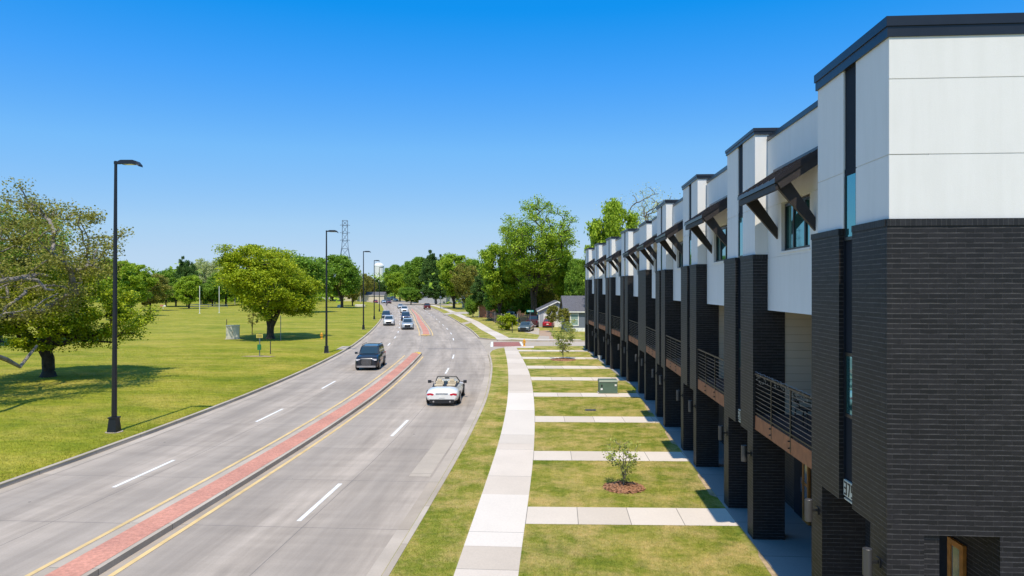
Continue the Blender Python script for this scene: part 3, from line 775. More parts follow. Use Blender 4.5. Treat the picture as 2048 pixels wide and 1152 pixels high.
    if not last:
        door(T, 1.12, 1.58, 1.735)
        dd = MB(); dd.box(1.76, 1.799, 1.58, 2.30, .15, 2.3); dd.build('entry_door', M['slot'], T)
        if not endpier or True:
            wall_lamp(T, .22, 2.30); wall_lamp(T, 2.72, 2.30)
    if first:
        e = MB(); ox0, ox1 = .50, 1.61
        def es(x0, x1, z0, z1): e.box(x0, x1, -.014, .25, z0, z1)
        e.build  # stucco end wall
        e.box(.60, 12, -.014, .25, ZB, G0); e.box(.60, 12, -.014, .25, G1, 9.80); e.box(.60, 12, -.014, .25, 9.815, ZT)
        e.box(.60, 12, .0, .25, G0, G1); e.box(.60, 12, .0, .25, 9.80, 9.815)
        e.box(.001, .60, -.014, -.0005, ZB, G0); e.box(.001, .60, -.014, -.0005, G1, 9.80); e.box(.001, .60, -.014, -.0005, 9.815, ZT)
        e.build('stucco_end_wall', M['stucco'], T)
        e = MB(); e.box(ox1, 12, -.05, .25, ZL, zc-.0); e.box(-.049, ox1, -.05, -.0005, 2.83, zc); e.box(.75, ox1, -.0005, .25, 2.83, zc); e.box(-.049, .5, -.05, -.0005, ZL, 2.83)
        e.build('brick_end_wall', M['brick'], T)
        e = MB(); e.box(-.049, 12, -.064, -.0127, zc, ZB-.002); e.build('brick_cap', M['soldier'], T)
    if endpier:
        e = MB(); e.box(.60, 12, -.0, .25, ZB, 10.2); e.build('stucco_end_wall', M['stucco'], T)
        e = MB(); e.box(.751, 12, -.03, .0, ZL, ZB); e.build('brick_end_wall', M['brick'], T)
    return T

PA = 7.06
GA = 'townhouses of the near row'
la = ['nearest townhouse, numbered 375, its broad white and black end wall facing the camera',
      'second black and white townhouse from the camera, a chair on the balcony beside it',
      'third black and white townhouse of the near row, right after the second one',
      'fourth black and white townhouse, last of the near row before the row bends']
nums = ['375', '373', None, None]
for k in range(4):
    townhouse((5.10, 10.84 + PA * k + (0.03 * k if k > 1 else 0)), 0, PA if k < 3 else 7.0, la[k], GA, first=(k == 0), number=nums[k])
RB = R(4.3)
GB = 'townhouses of the far row'
bx, by = 4.98, 47.5
def bpos(d, off=0.0): return (bx - math.sin(RB)*d + math.cos(RB)*off, by + math.cos(RB)*d + math.sin(RB)*off)
townhouse((5.20, 39.70), R(1.4), 7.85, 'first townhouse of the far row, its front pier plain without a glass slot', GB, endpier=True)
lb_ = ['townhouse with a slotted tower just beyond the plain pier where the row bends', 'far row townhouse between the one after the bend and the last but one',
       'last but one townhouse of the far row, a white pot at its foot', 'farthest townhouse, its dark coping against the big green trees']
for k in range(4):
    townhouse(bpos(7.37 * k), RB, 7.37, lb_[k], GB, last=(k == 3))

# chair and string lights on the nearest balcony
ch = empty('balcony_chair', (5.70, 16.05, 3.36), R(35), 'black curved openwork chair on the nearest balcony behind the cable railing', 'chair')
mb = MB(); mb.lathe([(0, .0), (.22, .0), (.235, .02), (.22, .035), (0, .03)], 20, at=(0, 0, .45)); mb.build('seat', M['blackplastic'], ch)
for a in (45, 135, 225, 315):
    mb = MB(); ca, sa = math.cos(R(a)), math.sin(R(a)); mb.tube([(ca*.2, sa*.2, .46), (ca*.27, sa*.27, 0)], [.018, .013], 8); mb.build('leg', M['blackplastic'], ch)
mb = MB()
for zt, bulge, ry in ((.84, .24, .25), (.76, .20, .27), (.68, .26, .24)):
    pts = []
    for i in range(13):
        t_ = -1 + 2*i/12; an = t_ * 1.9
        pts.append((-math.cos(an)*bulge, math.sin(an)*ry, .46 + (zt - .46) * (1 - abs(t_)**3 * .75)))
    mb.tube(pts, .014, 7)
mb.tube([(-.2, 0, .47), (-.24, 0, .66)], .014, 7)
mb.build('backrest', M['blackplastic'], ch)
random.seed(5)
gl = MB(); wire = []
for i in range(61):
    y = 13.9 + i * (17.85 - 13.9) / 60; wire.append((5.10 + .02*math.sin(i*2.1), y, 4.45 + .012*math.sin(i*1.3)))
gl.tube(wire, .006, 4)
for i in range(90):
    y = 13.9 + random.random()*3.9; x = 5.10 + random.uniform(-.05, .05); z = 4.44 - random.random()**1.5 * .22
    gl.tube([(x, y, z + .03), (x, y, z)], .003, 3); gl.lathe([(0, -.014), (.012, -.004), (.012, .006), (0, .014)], 5, 0, (x, y, z - .01))
tag(gl.build('string_lights', M['cable']), 'clear string lights draped over the top rail of the nearest balcony', 'string lights')
pot = MB(); pot.lathe([(0, 0), (.16, 0), (.21, .35), (.19, .35), (.17, .3), (0, .3)], 18)
po = pot.build('plant_pot', M['white']); px_, py_ = ground_at(1200, 721); po.location = (px_ , py_, ZL + .02)
tag(po, 'small white pot on the slab beside the legs of the last but one townhouse', 'plant pot')

# ------------------------------------------------------------------ trees
def mesh_np(name, V, F, mats, smooth=False):
    me = bpy.data.meshes.new(name); nv, nf, k = len(V), len(F), F.shape[1]
    me.vertices.add(nv); me.vertices.foreach_set('co', V.astype(np.float32).ravel())
    me.loops.add(nf * k); me.loops.foreach_set('vertex_index', F.astype(np.int32).ravel())
    me.polygons.add(nf); me.polygons.foreach_set('loop_start', (np.arange(nf) * k).astype(np.int32))
    try: me.polygons.foreach_set('loop_total', np.full(nf, k, dtype=np.int32))
    except Exception: pass
    me.polygons.foreach_set('use_smooth', np.full(nf, smooth))
    for m in mats: me.materials.append(m)
    me.update(calc_edges=True); return me

def leaf_mesh(name, C, size, mat, rng, flat=0.5):
    n = len(C); nrm = rng.normal(size=(n, 3)); nrm[:, 2] = np.abs(nrm[:, 2]) + flat
    nrm /= np.linalg.norm(nrm, axis=1)[:, None]
    t = np.cross(nrm, rng.normal(size=(n, 3))); t /= np.linalg.norm(t, axis=1)[:, None] + 1e-9
    b = np.cross(nrm, t); s = (size * rng.uniform(.6, 1.35, n))[:, None]
    V = np.empty((n, 4, 3)); V[:, 0] = C - t*s*.55; V[:, 1] = C + b*s*.42 - nrm*s*.06; V[:, 2] = C + t*s*.55; V[:, 3] = C - b*s*.42 - nrm*s*.06
    return mesh_np(name, V.reshape(-1, 3), np.arange(n*4).reshape(-1, 4), [mat])

def tree_meshes(key, seed, h, r, th, tr, ncl, lpc, lsize, leaf, bark, shape='round', droop=0.0, lean=(0, 0), clsize=1.0, low=0.0, forks=0, fill=0.45, multi=1):
    """th: height of the bare trunk; tr: trunk radius; crown between th*(1-low) and h, half-width r"""
    rng = np.random.default_rng(seed)
    zc = (th + h) / 2; hz = (h - th) / 2
    cl = []
    lob = [(rng.uniform(0, 2*np.pi), rng.uniform(-.5, .9), rng.uniform(.58, 1.2)) for _ in range(14)]
    tries = 0
    while len(cl) < ncl and tries < ncl * 60:
        tries += 1
        d = rng.normal(size=3); d /= np.linalg.norm(d)
        rad = rng.uniform(fill, 1.0) ** 0.5
        q = 1.0
        for a, e, m in lob:
            ld = np.array([math.cos(a)*math.cos(e), math.sin(a)*math.cos(e), math.sin(e)])
            c = max(0, float(d @ ld)); q *= 1 + (m - 1) * c**3
        x, y, z = d * rad * q
        if rng.random() < .14: x, y, z = x*1.17, y*1.17, z*1.12
        if shape == 'vase':  f = .35 + .65 * min(1, (z + 1) / 1.25); x *= f; y *= f
        if shape == 'tall':  f = .55 + .45 * math.cos(z * 1.4); x *= f; y *= f
        if shape == 'cone':  f = max(.05, (1 - z) / 2) ** .8 * 1.2; x *= f; y *= f
        p = np.array([x * r, y * r, zc + z * hz])
        rr = math.hypot(x, y)
        p[2] -= droop * rr * rr * hz
        p[0] += lean[0] * (p[2] / h); p[1] += lean[1] * (p[2] / h)
        if p[2] < th * (1 - low) * .8: continue
        cl.append(p)
    cl = np.array(cl)
    nodes = []; par = []
    nt_ = 5
    for i in range(nt_):
        z = th * .82 * i / (nt_ - 1); nodes.append(np.array([lean[0]*z/h + rng.normal()*tr*.07*(i > 0), lean[1]*z/h + rng.normal()*tr*.07*(i > 0), z])); par.append(i - 1)
    top = len(nodes) - 1
    nl = 4 + forks
    for k in range(nl):                                    # main limbs
        a = 2*np.pi*(k + rng.uniform(-.3, .3)) / nl; out = rng.uniform(.3, .62) if shape != 'vase' else rng.uniform(.12, .4)
        if k == 0: out *= .25
        base = top if rng.random() < .6 else top - 1; prev = base; p0 = nodes[base]
        tgt = np.array([math.cos(a)*r*out, math.sin(a)*r*out, th + (h - th) * rng.uniform(.45, .72)])
        for j in range(1, 6):
            s = j / 5; p = p0*(1-s) + tgt*s; p[2] += math.sin(s*np.pi) * (h-th) * .05; p += rng.normal(size=3) * r * .025
            nodes.append(p); par.append(prev); prev = len(nodes) - 1
    order = np.argsort(np.linalg.norm(cl - nodes[top], axis=1))
    for i in order:
        c = cl[i]; A = np.array(nodes[1:]); dd = np.linalg.norm(A - c, axis=1) + np.maximum(0, A[:, 2] - c[2]) * .8
        j = int(np.argmin(dd)) + 1; p0 = nodes[j]; L = np.linalg.norm(c - p0); n = max(2, min(5, int(L / (r * .16)) + 1)); prev = j
        for s in range(1, n + 1):
            f = s / n; p = p0*(1-f) + c*f; p = p + rng.normal(size=3) * L * .05 * (s < n); p[2] += math.sin(f*np.pi) * L * .08
            nodes.append(p); par.append(prev); prev = len(nodes) - 1
    n = len(nodes); w = np.zeros(n); ch = [[] for _ in range(n)]
    for i in range(n):
        if par[i] >= 0: ch[par[i]].append(i)
    for i in range(n - 1, -1, -1):
        w[i] = 1 if not ch[i] else sum(w[c] for c in ch[i])
    rad = tr * (w / w[0]) ** .46
    rad = np.maximum(rad, tr * .022)
    NP = np.array(nodes); V = []; F = []; ns = 6
    ang = np.arange(ns) * 2*np.pi/ns
    for i in range(1, n):
        p, q = NP[par[i]], NP[i]; d = q - p; L = np.linalg.norm(d)
        if L < 1e-4: continue
        d = d / L; u = np.array([0, 0, 1.]) if abs(d[2]) < .9 else np.array([1., 0, 0]); a = np.cross(d, u); a /= np.linalg.norm(a); b = np.cross(d, a)
        r0 = min(rad[par[i]], rad[i] * 1.25) if par[i] > nt_ - 2 else rad[par[i]]; r1 = rad[i]
        if par[i] == 0: r0 *= 1.45
        base = len(V) * ns
        V.append(p + (np.cos(ang)[:, None]*a + np.sin(ang)[:, None]*b) * r0); V.append(q + (np.cos(ang)[:, None]*a + np.sin(ang)[:, None]*b) * r1)
        for k in range(ns): F.append((base + k, base + ns + k, base + ns + (k+1) % ns, base + (k+1) % ns))
    tm = mesh_np(key + '_trunk', np.concatenate(V), np.array(F), [bark], True)
    # leaves round the branch tips and along the outer twigs
    sg = clsize * r * .13
    keep = rng.random(len(cl)) < .93
    cc = cl[keep]; mult = rng.uniform(.45, 1.5, len(cc)); idx = np.repeat(np.arange(len(cc)), np.maximum(2, (1.45 * lpc * mult)).astype(int))
    off = np.clip(rng.normal(size=(len(idx), 3)), -1.7, 1.7)
    csz = rng.uniform(.6, 1.35, len(cc))[idx][:, None]
    off *= np.array([1, 1, .62]) * sg * csz
    C = cc[idx] + off
    tips = NP[w < 3]; extra = tips[rng.integers(0, len(tips), max(1, int(len(idx) * .12)))] + rng.normal(size=(max(1, int(len(idx) * .12)), 3)) * sg * .45
    C = np.concatenate([C, extra])
    cm = leaf_mesh(key + '_crown', C, lsize, leaf, rng)
    return tm, cm
_tree_cache = {}
def tree(name, key, params, loc, rz=0, sc=1.0, label='', group=None, cat='tree', sz=None):
    if key not in _tree_cache: _tree_cache[key] = tree_meshes(key, **params)
    tm, cm = _tree_cache[key]
    z0 = loc[2] if len(loc) > 2 else ZL
    T = empty(name, (loc[0], loc[1], z0 - .03), rz, label, cat, group)
    T.scale = (sc, sc, sz if sz else sc)
    for nm, me in (('trunk', tm), ('crown', cm)):
        o = bpy.data.objects.new(nm, me); COL.objects.link(o); o.parent = T
    return T

def gl_(px, py): 
    x, y = ground_at(px, py, ZL); return (x, y, PZ(x, y) if x < LC(y) else ZL)

# big park trees on the left
x, y, z = gl_(97, 757)
tree('park_tree', 'left_big', dict(seed=11, h=8.6, r=5.6, th=2.2, tr=.40, ncl=300, lpc=140, lsize=.15, clsize=.5, leaf=M['leaf_lime'], bark=M['bark'], droop=.25, low=.3, forks=2), (x, y, z), 0, 1.0,
     'broad leafy park tree with a thick dark trunk, left of the nearest lamp post')
x, y, z = gl_(-175, 812)
T = tree('park_tree', 'left_near', dict(seed=23, h=12.6, r=8.2, th=4.2, tr=.36, ncl=300, lpc=110, lsize=.13, clsize=.5, leaf=M['leaf_olive'], bark=M['greybark'], droop=.1, low=.25, forks=3, lean=(3.0, 2.5)), (x, y, z), .4, 1.0,
     'sparse olive park tree with pale broken limbs, at the left edge of the photo')
# pale broken limbs of that tree
for pts in ([(-60,800,33),(-40,700,34),(12,718,36.5),(40,733,37.5),(60,708,38),(75,690,38.3)], [(-60,590,35),(0,562,36),(40,556,37),(75,560,37.5),(92,578,37.7),(108,580,38)], [(40,556,37),(62,552,37.6),(78,547,38),(96,551,38.2)]):
    mb = MB(); n = len(pts); P = []
    for (px, py, dp) in pts:
        wx, wy = away(px, dp); P.append((wx - x, wy - y, CH + (575.5 - py) / FPX * dp - z + .03))
    mb.tube(P, [.17 - .11 * i / (n - 1) for i in range(n)], 7)
    l = mb.build('limb', M['greybark'], T); l.rotation_euler = (0, 0, -.4)
x, y, z = gl_(20, 700)
tree('park_tree', 'left_back', dict(seed=31, h=15.0, r=7.5, th=4, tr=.4, ncl=220, lpc=130, lsize=.2, clsize=.6, leaf=M['leaf_green'], bark=M['bark'], low=.3, forks=2), (x - 5, y + 3, z), 0, 1.0,
     'tall green park tree behind the broad one, cut by the left edge')
x, y, z = gl_(195, 680)
tree('park_tree', 'left_olive', dict(seed=37, h=12.8, r=6.6, th=3.0, tr=.38, ncl=240, lpc=110, lsize=.19, clsize=.55, leaf=M['leaf_olive'], bark=M['bark'], low=.4, forks=2), (x - 6, y - 8, z), 2.0, 1.0,
     'thin olive brown tree showing above the broad park tree')
x, y, z = gl_(541, 681)
tree('park_tree', 'round_lime', dict(seed=5, h=12.6, r=8.3, th=2.5, tr=.42, ncl=320, lpc=200, lsize=.19, leaf=M['leaf_lime'], bark=M['bark'], droop=.3, low=.7, forks=5, clsize=.46), (x, y, z), 1.0, 1.0,
     'round lime green park tree with a forked trunk standing alone in the grass')
x, y, z = gl_(630, 628)
tree('park_tree', 'mid_green', dict(seed=6, h=16, r=9, th=3.4, tr=.45, ncl=150, lpc=120, lsize=.5, leaf=M['leaf_green'], bark=M['bark'], low=.6, forks=2), (x-4, y, z), 1.0, 0.9,
     'green park tree showing just right of the round lime tree')

K = {
 'oak': dict(seed=41, h=16, r=8.5, th=3.5, tr=.45, ncl=195, lpc=110, lsize=0.44, leaf=M['leaf_green'], bark=M['bark'], low=.5, forks=2, clsize=.62),
 'dark': dict(seed=42, h=17, r=8.0, th=3.5, tr=.5, ncl=210, lpc=120, lsize=0.44, leaf=M['leaf_dark'], bark=M['bark'], low=.6, forks=2, clsize=.62),
 'fresh': dict(seed=43, h=15, r=7.5, th=3.0, tr=.4, ncl=195, lpc=120, lsize=0.40, leaf=M['leaf_fresh'], bark=M['bark'], low=.6, forks=2, clsize=.62),
 'pale': dict(seed=44, h=20, r=7.0, th=4, tr=.3, ncl=180, lpc=60, lsize=0.36, leaf=M['leaf_pale'], bark=M['greybark'], shape='tall', low=.5, forks=2, clsize=.62),
 'olive': dict(seed=45, h=13, r=7.5, th=2.5, tr=.35, ncl=180, lpc=90, lsize=0.40, leaf=M['leaf_olive'], bark=M['bark'], low=.7, forks=2, clsize=.62),
 'bushy': dict(seed=46, h=9, r=6.0, th=1.2, tr=.25, ncl=165, lpc=120, lsize=0.34, leaf=M['leaf_green'], bark=M['bark'], low=.9, forks=1, clsize=.65),
}
def bgtree(px, depth, kind, height, width, label, group=None, name='tree', rz=None, basez=None):
    """height: top of the crown in photo rows; width: crown width in photo columns"""
    p = K[kind]; x, y = away(px, depth); z0 = ZL if basez is None else basez
    if kind not in _tree_cache: _tree_cache[kind] = tree_meshes(kind, **p)
    cv = np.empty(len(_tree_cache[kind][1].vertices) * 3, dtype=np.float32); _tree_cache[kind][1].vertices.foreach_get('co', cv); cv = cv.reshape(-1, 3)
    er = np.percentile(np.hypot(cv[:, 0], cv[:, 1]), 97); eh = np.percentile(cv[:, 2], 99.6)
    H_ = CH + (575.5 - height) / FPX * depth - z0; W_ = width / FPX * depth
    return tree(name, kind, p, (x, y, z0), rz if rz is not None else (px * 1.7) % 6.28, W_ / (2 * er), label, group, sz=H_ / eh)
GP = 'trees along the far edge of the park'
rows = [
 (262, 150, 'fresh', 528, 80, 'green tree right behind the nearest lamp post, at the end of the park lawn'),
 (300, 185, 'olive', 545, 75, 'low olive tree at the far lawn edge, right of the nearest lamp post'),
 (332, 230, 'bushy', 540, 60, 'dark bushy tree above the small picnic sign at the far lawn edge'),
 (352, 225, 'oak', 556, 55, 'low round tree behind the picnic sign at the lawn edge'),
 (374, 225, 'dark', 516, 50, 'narrow dark tree rising left of the two white goal posts'),
 (378, 205, 'fresh', 552, 62, 'light green tree with a pale forked trunk before the narrow dark tree'),
 (402, 260, 'pale', 518, 60, 'pale half bare tree behind the left white goal post'),
 (430, 265, 'pale', 522, 55, 'pale half bare tree behind the right white goal post'),
 (425, 232, 'bushy', 560, 60, 'bushy tree between the two white goal posts'),
 (452, 240, 'oak', 545, 60, 'green tree seen through the left side of the round lime tree'),
 (470, 260, 'pale', 530, 50, 'pale tree behind the top left of the round lime tree'),
 (315, 290, 'dark', 558, 70, 'dark tree farther back between the olive tree and the picnic sign'),
 (225, 130, 'fresh', 520, 90, 'fresh green tree seen through the crown of the broad park tree'),
 (500, 250, 'oak', 560, 70, 'green tree glimpsed under the crown of the round lime tree'),
 (600, 260, 'oak', 545, 70, 'green tree showing under the right side of the round lime tree'),
]
for r_ in rows: bgtree(*r_[:5], r_[5], GP)
x, y, z = gl_(683, 604)
bgtree(684, 215, 'oak', 512, 88, 'dark green round tree in the park below the pylon', name='park_tree')
bgtree(705, 240, 'olive', 545, 60, 'olive tree with an upright trunk right of the tree below the pylon', name='park_tree')
bgtree(665, 330, 'dark', 555, 55, 'dark tree far behind the second lamp post')
GR = 'trees lining the far bend of the road'
rows = [
 (722, 330, 'olive', 548, 40, 'olive tree behind the wooden utility pole'),
 (738, 380, 'olive', 552, 34, 'small olive tree between the third and fourth lamp posts'),
 (748, 420, 'dark', 556, 30, 'small dark tree at the foot of the white water tank'),
 (770, 430, 'dark', 560, 34, 'dark tree just right of the white water tank'),
 (790, 400, 'oak', 530, 44, 'rounded tree right of the white water tank'),
 (800, 330, 'fresh', 545, 52, 'lighter green tree over the far line of cars'),
 (815, 410, 'oak', 528, 46, 'tree top between the lighter tree and the tall dark one'),
 (838, 300, 'oak', 515, 62, 'large green tree with a thick trunk left of the tall dark tree'),
 (862, 290, 'dark', 504, 60, 'tall dark tree beyond the maroon pickup'),
 (884, 330, 'dark', 512, 44, 'dark tree top between the tall dark tree and the lime one'),
 (872, 270, 'dark', 560, 56, 'low dark tree behind the far carport'),
 (822, 270, 'bushy', 575, 50, 'low dark shrub tree beyond the far junction'),
]
for r_ in rows: bgtree(*r_[:5], r_[5], GR)
bgtree(908, 215, 'fresh', 510, 86, 'lime green roadside tree on the right side of the far road', name='roadside_tree')
bgtree(935, 205, 'olive', 528, 60, 'olive green tree touching the lime roadside tree on its right', name='roadside_tree')
bgtree(946, 150, 'bushy', 590, 34, 'small dark tree beside the red brick house', name='roadside_tree')
# cluster behind the fence, right of the road
tree('tall_tree', 'tall', dict(seed=77, h=23.4, r=12.5, th=5.5, tr=.6, ncl=360, lpc=75, lsize=.27, leaf=M['leaf_fresh'], bark=M['bark'], shape='vase', low=.1, forks=5, fill=.15, clsize=.42), away(1068, 127) + (ZL,), 1.3, 1.0,
     'tallest tree of the scene, airy crown on dark forked limbs above the driveway')
GC = 'trees crowded behind the fence'
rows = [
 (1000, 134, 'fresh', 492, 95, 'bright green bushy tree left below the tallest tree'),
 (1030, 142, 'oak', 525, 85, 'green tree behind the fence under the tallest tree'),
 (975, 150, 'dark', 535, 60, 'dark tree by the red brick house behind the fence'),
 (1100, 140, 'olive', 520, 90, 'olive tree behind the garage roof'),
 (1140, 132, 'fresh', 505, 75, 'green tree between the garage and the end of the far row'),
 (1010, 138, 'bushy', 572, 75, 'dark shrubby tree right behind the fence'),
 (1055, 140, 'bushy', 585, 55, 'low leafy shrub tree behind the parked cars'),
 (1160, 118, 'oak', 520, 60, 'green tree touching the end of the far townhouse row'),
 (1085, 160, 'dark', 560, 90, 'dark tree deep behind the garage'),
 (950, 230, 'oak', 520, 60, 'green tree far behind the olive roadside tree'),
]
for r_ in rows: bgtree(*r_[:5], r_[5], GC)
bgtree(1215, 100, 'fresh', 408, 112, 'dense round green tree rising over the roofs of the far row', rz=.5)
bgtree(1190, 118, 'fresh', 470, 70, 'lower green tree just left of the dense one over the far row')
tree('bare_tree', 'bare', dict(seed=91, h=25, r=8.5, th=8, tr=.4, ncl=300, lpc=16, lsize=.2, leaf=M['leaf_pale'], bark=M['twig'], shape='vase', forks=4, fill=.15, clsize=.8), away(1290, 118) + (ZL,), 0, 1.0,
     'nearly bare tree with thin twigs rising behind the townhouse roofs', sz=.98)
bgtree(250, 60, 'olive', 515, 1, '', None) if False else None

# wooded horizon, too far to count
rng = np.random.default_rng(3); C = []
for px in np.arange(-500, 2500, 2.0):
    if 640 < px < 880: dp = rng.uniform(520, 700)
    elif px <= 640: dp = rng.uniform(290, 420)
    else: dp = rng.uniform(260, 420)
    x, y = away(px, dp); hh = rng.uniform(10, 17) + 2.5*math.sin(px*.035)
    n = 60; c = np.clip(rng.normal(size=(n, 3)), -1.6, 1.6) * np.array([5, 5, hh*.32]) + np.array([x, y, hh*.5]); c[:, 2] = np.abs(c[:, 2]); C.append(c)
C = np.concatenate(C); wm = leaf_mesh('woodland', C, 1.9, M['leaf_fresh'], rng)
wo_ = bpy.data.objects.new('woodland', wm); COL.objects.link(wo_); tag(wo_, 'wooded skyline far behind everything, reading as one green mass', 'woodland', kind='stuff')
# blue hill line
hm = MB()
for k in range(60):
    a0, a1 = -500 + k*50, -450 + k*50
    x0, y0 = away(a0, 2600); x1, y1 = away(a1, 2600); h0 = 22 + 10*math.sin(a0*.006) + 5*math.sin(a0*.017); h1 = 22 + 10*math.sin(a1*.006) + 5*math.sin(a1*.017)
    x0b, y0b = away(a0, 3000); x1b, y1b = away(a1, 3000)
    hm.face([(x0,y0,-2),(x1,y1,-2),(x1b,y1b,h1),(x0b,y0b,h0)])
tag(hm.build('hills', plain('far_hill', (0.10, 0.16, 0.17), .95, 0, .1, .002)), kind='structure')

# young trees in the lawn
def young(px, py, h, r, label, seed, ringr):
    x, y = ground_at(px, py, ZL)
    T = tree('young_tree', 'young%d' % seed, dict(seed=seed + 50, h=h, r=r, th=h*.10, tr=.03, ncl=85, lpc=7 if seed == 1 else 26, lsize=.07 if seed == 1 else .10, leaf=M['leaf_bush'], bark=M['greybark'], shape='vase', low=0, forks=4, fill=.15, clsize=.7), (x, y, ZL + .08), 0, 1.0, label, 'young trees in the front lawn')
    rg = np.random.default_rng(seed); mb = MB(); n = 28
    prof = [(1.0, .0), (.8, .05), (.45, .09), (.0, .10)]
    ring = [[((ringr*f*(1 + .05*math.sin(3*a)))*math.cos(a), (ringr*f*(1+.05*math.cos(2*a)))*math.sin(a), zz) for a in [2*math.pi*i/n for i in range(n)]] for f, zz in prof]
    for A, B in zip(ring[:-1], ring[1:]):
        for i in range(n):
            j = (i+1) % n; mb.face([A[i], A[j], B[j], B[i]], 0, smooth=True)
    o = mb.build('mulch_bed', M['mulch'])
    o.location = (x, y, ZL + .003); tag(o, 'round bed of brown wood chips under ' + ('the nearer young tree' if seed == 1 else 'the farther young tree'), 'mulch bed', 'mulch beds')
    nch = 500; a = rg.uniform(0, 6.28, nch); rr = ringr * np.sqrt(rg.uniform(0, 1.05, nch)); c = np.stack([rr*np.cos(a), rr*np.sin(a), .10*(1-(rr/ringr)**2) + .015], 1)
    m2 = leaf_mesh('chips', c, .09, M['mulch'], rg, 1.5); o2 = bpy.data.objects.new('wood_chips', m2); COL.objects.link(o2); o2.parent = o; o2['kind'] = 'stuff'
young(1248, 975, 1.75, .85, 'nearer young multi stemmed tree in its brown mulch bed', 1, .66)
young(1126, 719, 3.9, 1.55, 'farther young multi stemmed tree by the hydrant end of the lawn', 2, 1.15)
x, y = ground_at(1113, 664, ZL)
tree('young_tree', 'sapl', dict(seed=9, h=4.6, r=1.15, th=1.2, tr=.05, ncl=70, lpc=40, lsize=.16, leaf=M['leaf_olive'], bark=M['greybark'], low=.2, forks=0), (x-.6, y, ZL), 0, 1.0, 'slender olive sapling before the pale garage door, left of its twin', 'twin saplings by the garage')
tree('young_tree', 'sapl', {}, (x+1.1, y+.8, ZL), 2.0, .9, 'slender olive sapling between the garage and the blue house', 'twin saplings by the garage')
tree('shrub', 'bush1', dict(seed=12, h=2.6, r=1.6, th=.3, tr=.08, ncl=60, lpc=45, lsize=.2, leaf=M['leaf_lime'], bark=M['bark'], low=.9), ground_at(1018, 660, ZL) + (ZL,), 0, 1.0, 'round lime shrub in front of the dark fence', cat='shrub')
for k, px in enumerate((1262,)): pass

# ------------------------------------------------------------------ street lamps
def street_lamp(px, py, label, lean=0.0, H_=12.15):
    x, y = ground_at(px, py, ZL); z = PZ(x, y)
    dy = 0.5; tx, ty = LC(y+dy) - LC(y-dy), 2*dy; a = math.atan2(ty, tx)      # road tangent
    T = empty('street_lamp', (x, y, z), a - math.pi/2, label, 'street lamp', 'tall black street lamps along the left kerb')
    T.rotation_euler = (0, lean, a - math.pi/2)
    b = MB(); r0, r1 = .215, .155
    pb = [(-r0,-r0,-.05),(r0,-r0,-.05),(r0,r0,-.05),(-r0,r0,-.05)]; pt = [(-r1,-r1,.62),(r1,-r1,.62),(r1,r1,.62),(-r1,r1,.62)]
    b.hexa(pb, pt); b.box(-.19,.19,-.19,.19,.62,.68); b.build('base', M['post_black'], T, bevel=.02)
    p = MB(); p.tube([(0,0,.66),(0,0,H_)], [.115,.062], 14); p.build('pole', M['post_black'], T)
    ar = MB(); ar.box(-.06, .22, -.05, .05, H_-.14, H_-.02); ar.build('arm', M['post_black'], T)
    hd = MB()
    prof = [(.18, -.12, -.02), (.30, -.15, .03), (.85, -.15, .03), (1.02, -.17, -.03), (1.14, -.26, -.17)]
    for (xa, za, zb), (xb, zc, zd) in zip(prof[:-1], prof[1:]):
        hd.hexa([(xa,-.18,H_+za),(xb,-.18,H_+zc),(xb,.18,H_+zc),(xa,.18,H_+za)], [(xa,-.15,H_+zb),(xb,-.15,H_+zd),(xb,.15,H_+zd),(xa,.15,H_+zb)])
    h = hd.build('lamp_head', M['post_black'], T)
    ln = MB(); ln.box(.45, .82, -.13, .13, H_-.165, H_-.152); ln.build('lens', M['lens'], h)
    pad = MB(); pad.lathe([(0,-.1),(.36,-.1),(.36,.02),(0,.02)], 20); pad.build('footing', M['oldconc'], T)
LAMPS = [(228.5, 864, 'nearest and tallest looking black street lamp, by the left kerb'), (653, 706, 'second black street lamp from the camera, beside the storm drain'),
         (727, 659, 'third black street lamp, just right of the pylon'), (748.5, 638.5, 'fourth black street lamp, its arm over the white water tank'), (758.8, 622.8, 'farthest black street lamp, close by the bend of the kerb')]
for k, (px, py, lb) in enumerate(LAMPS): street_lamp(px, py, lb, R(.35) if k == 0 else 0)

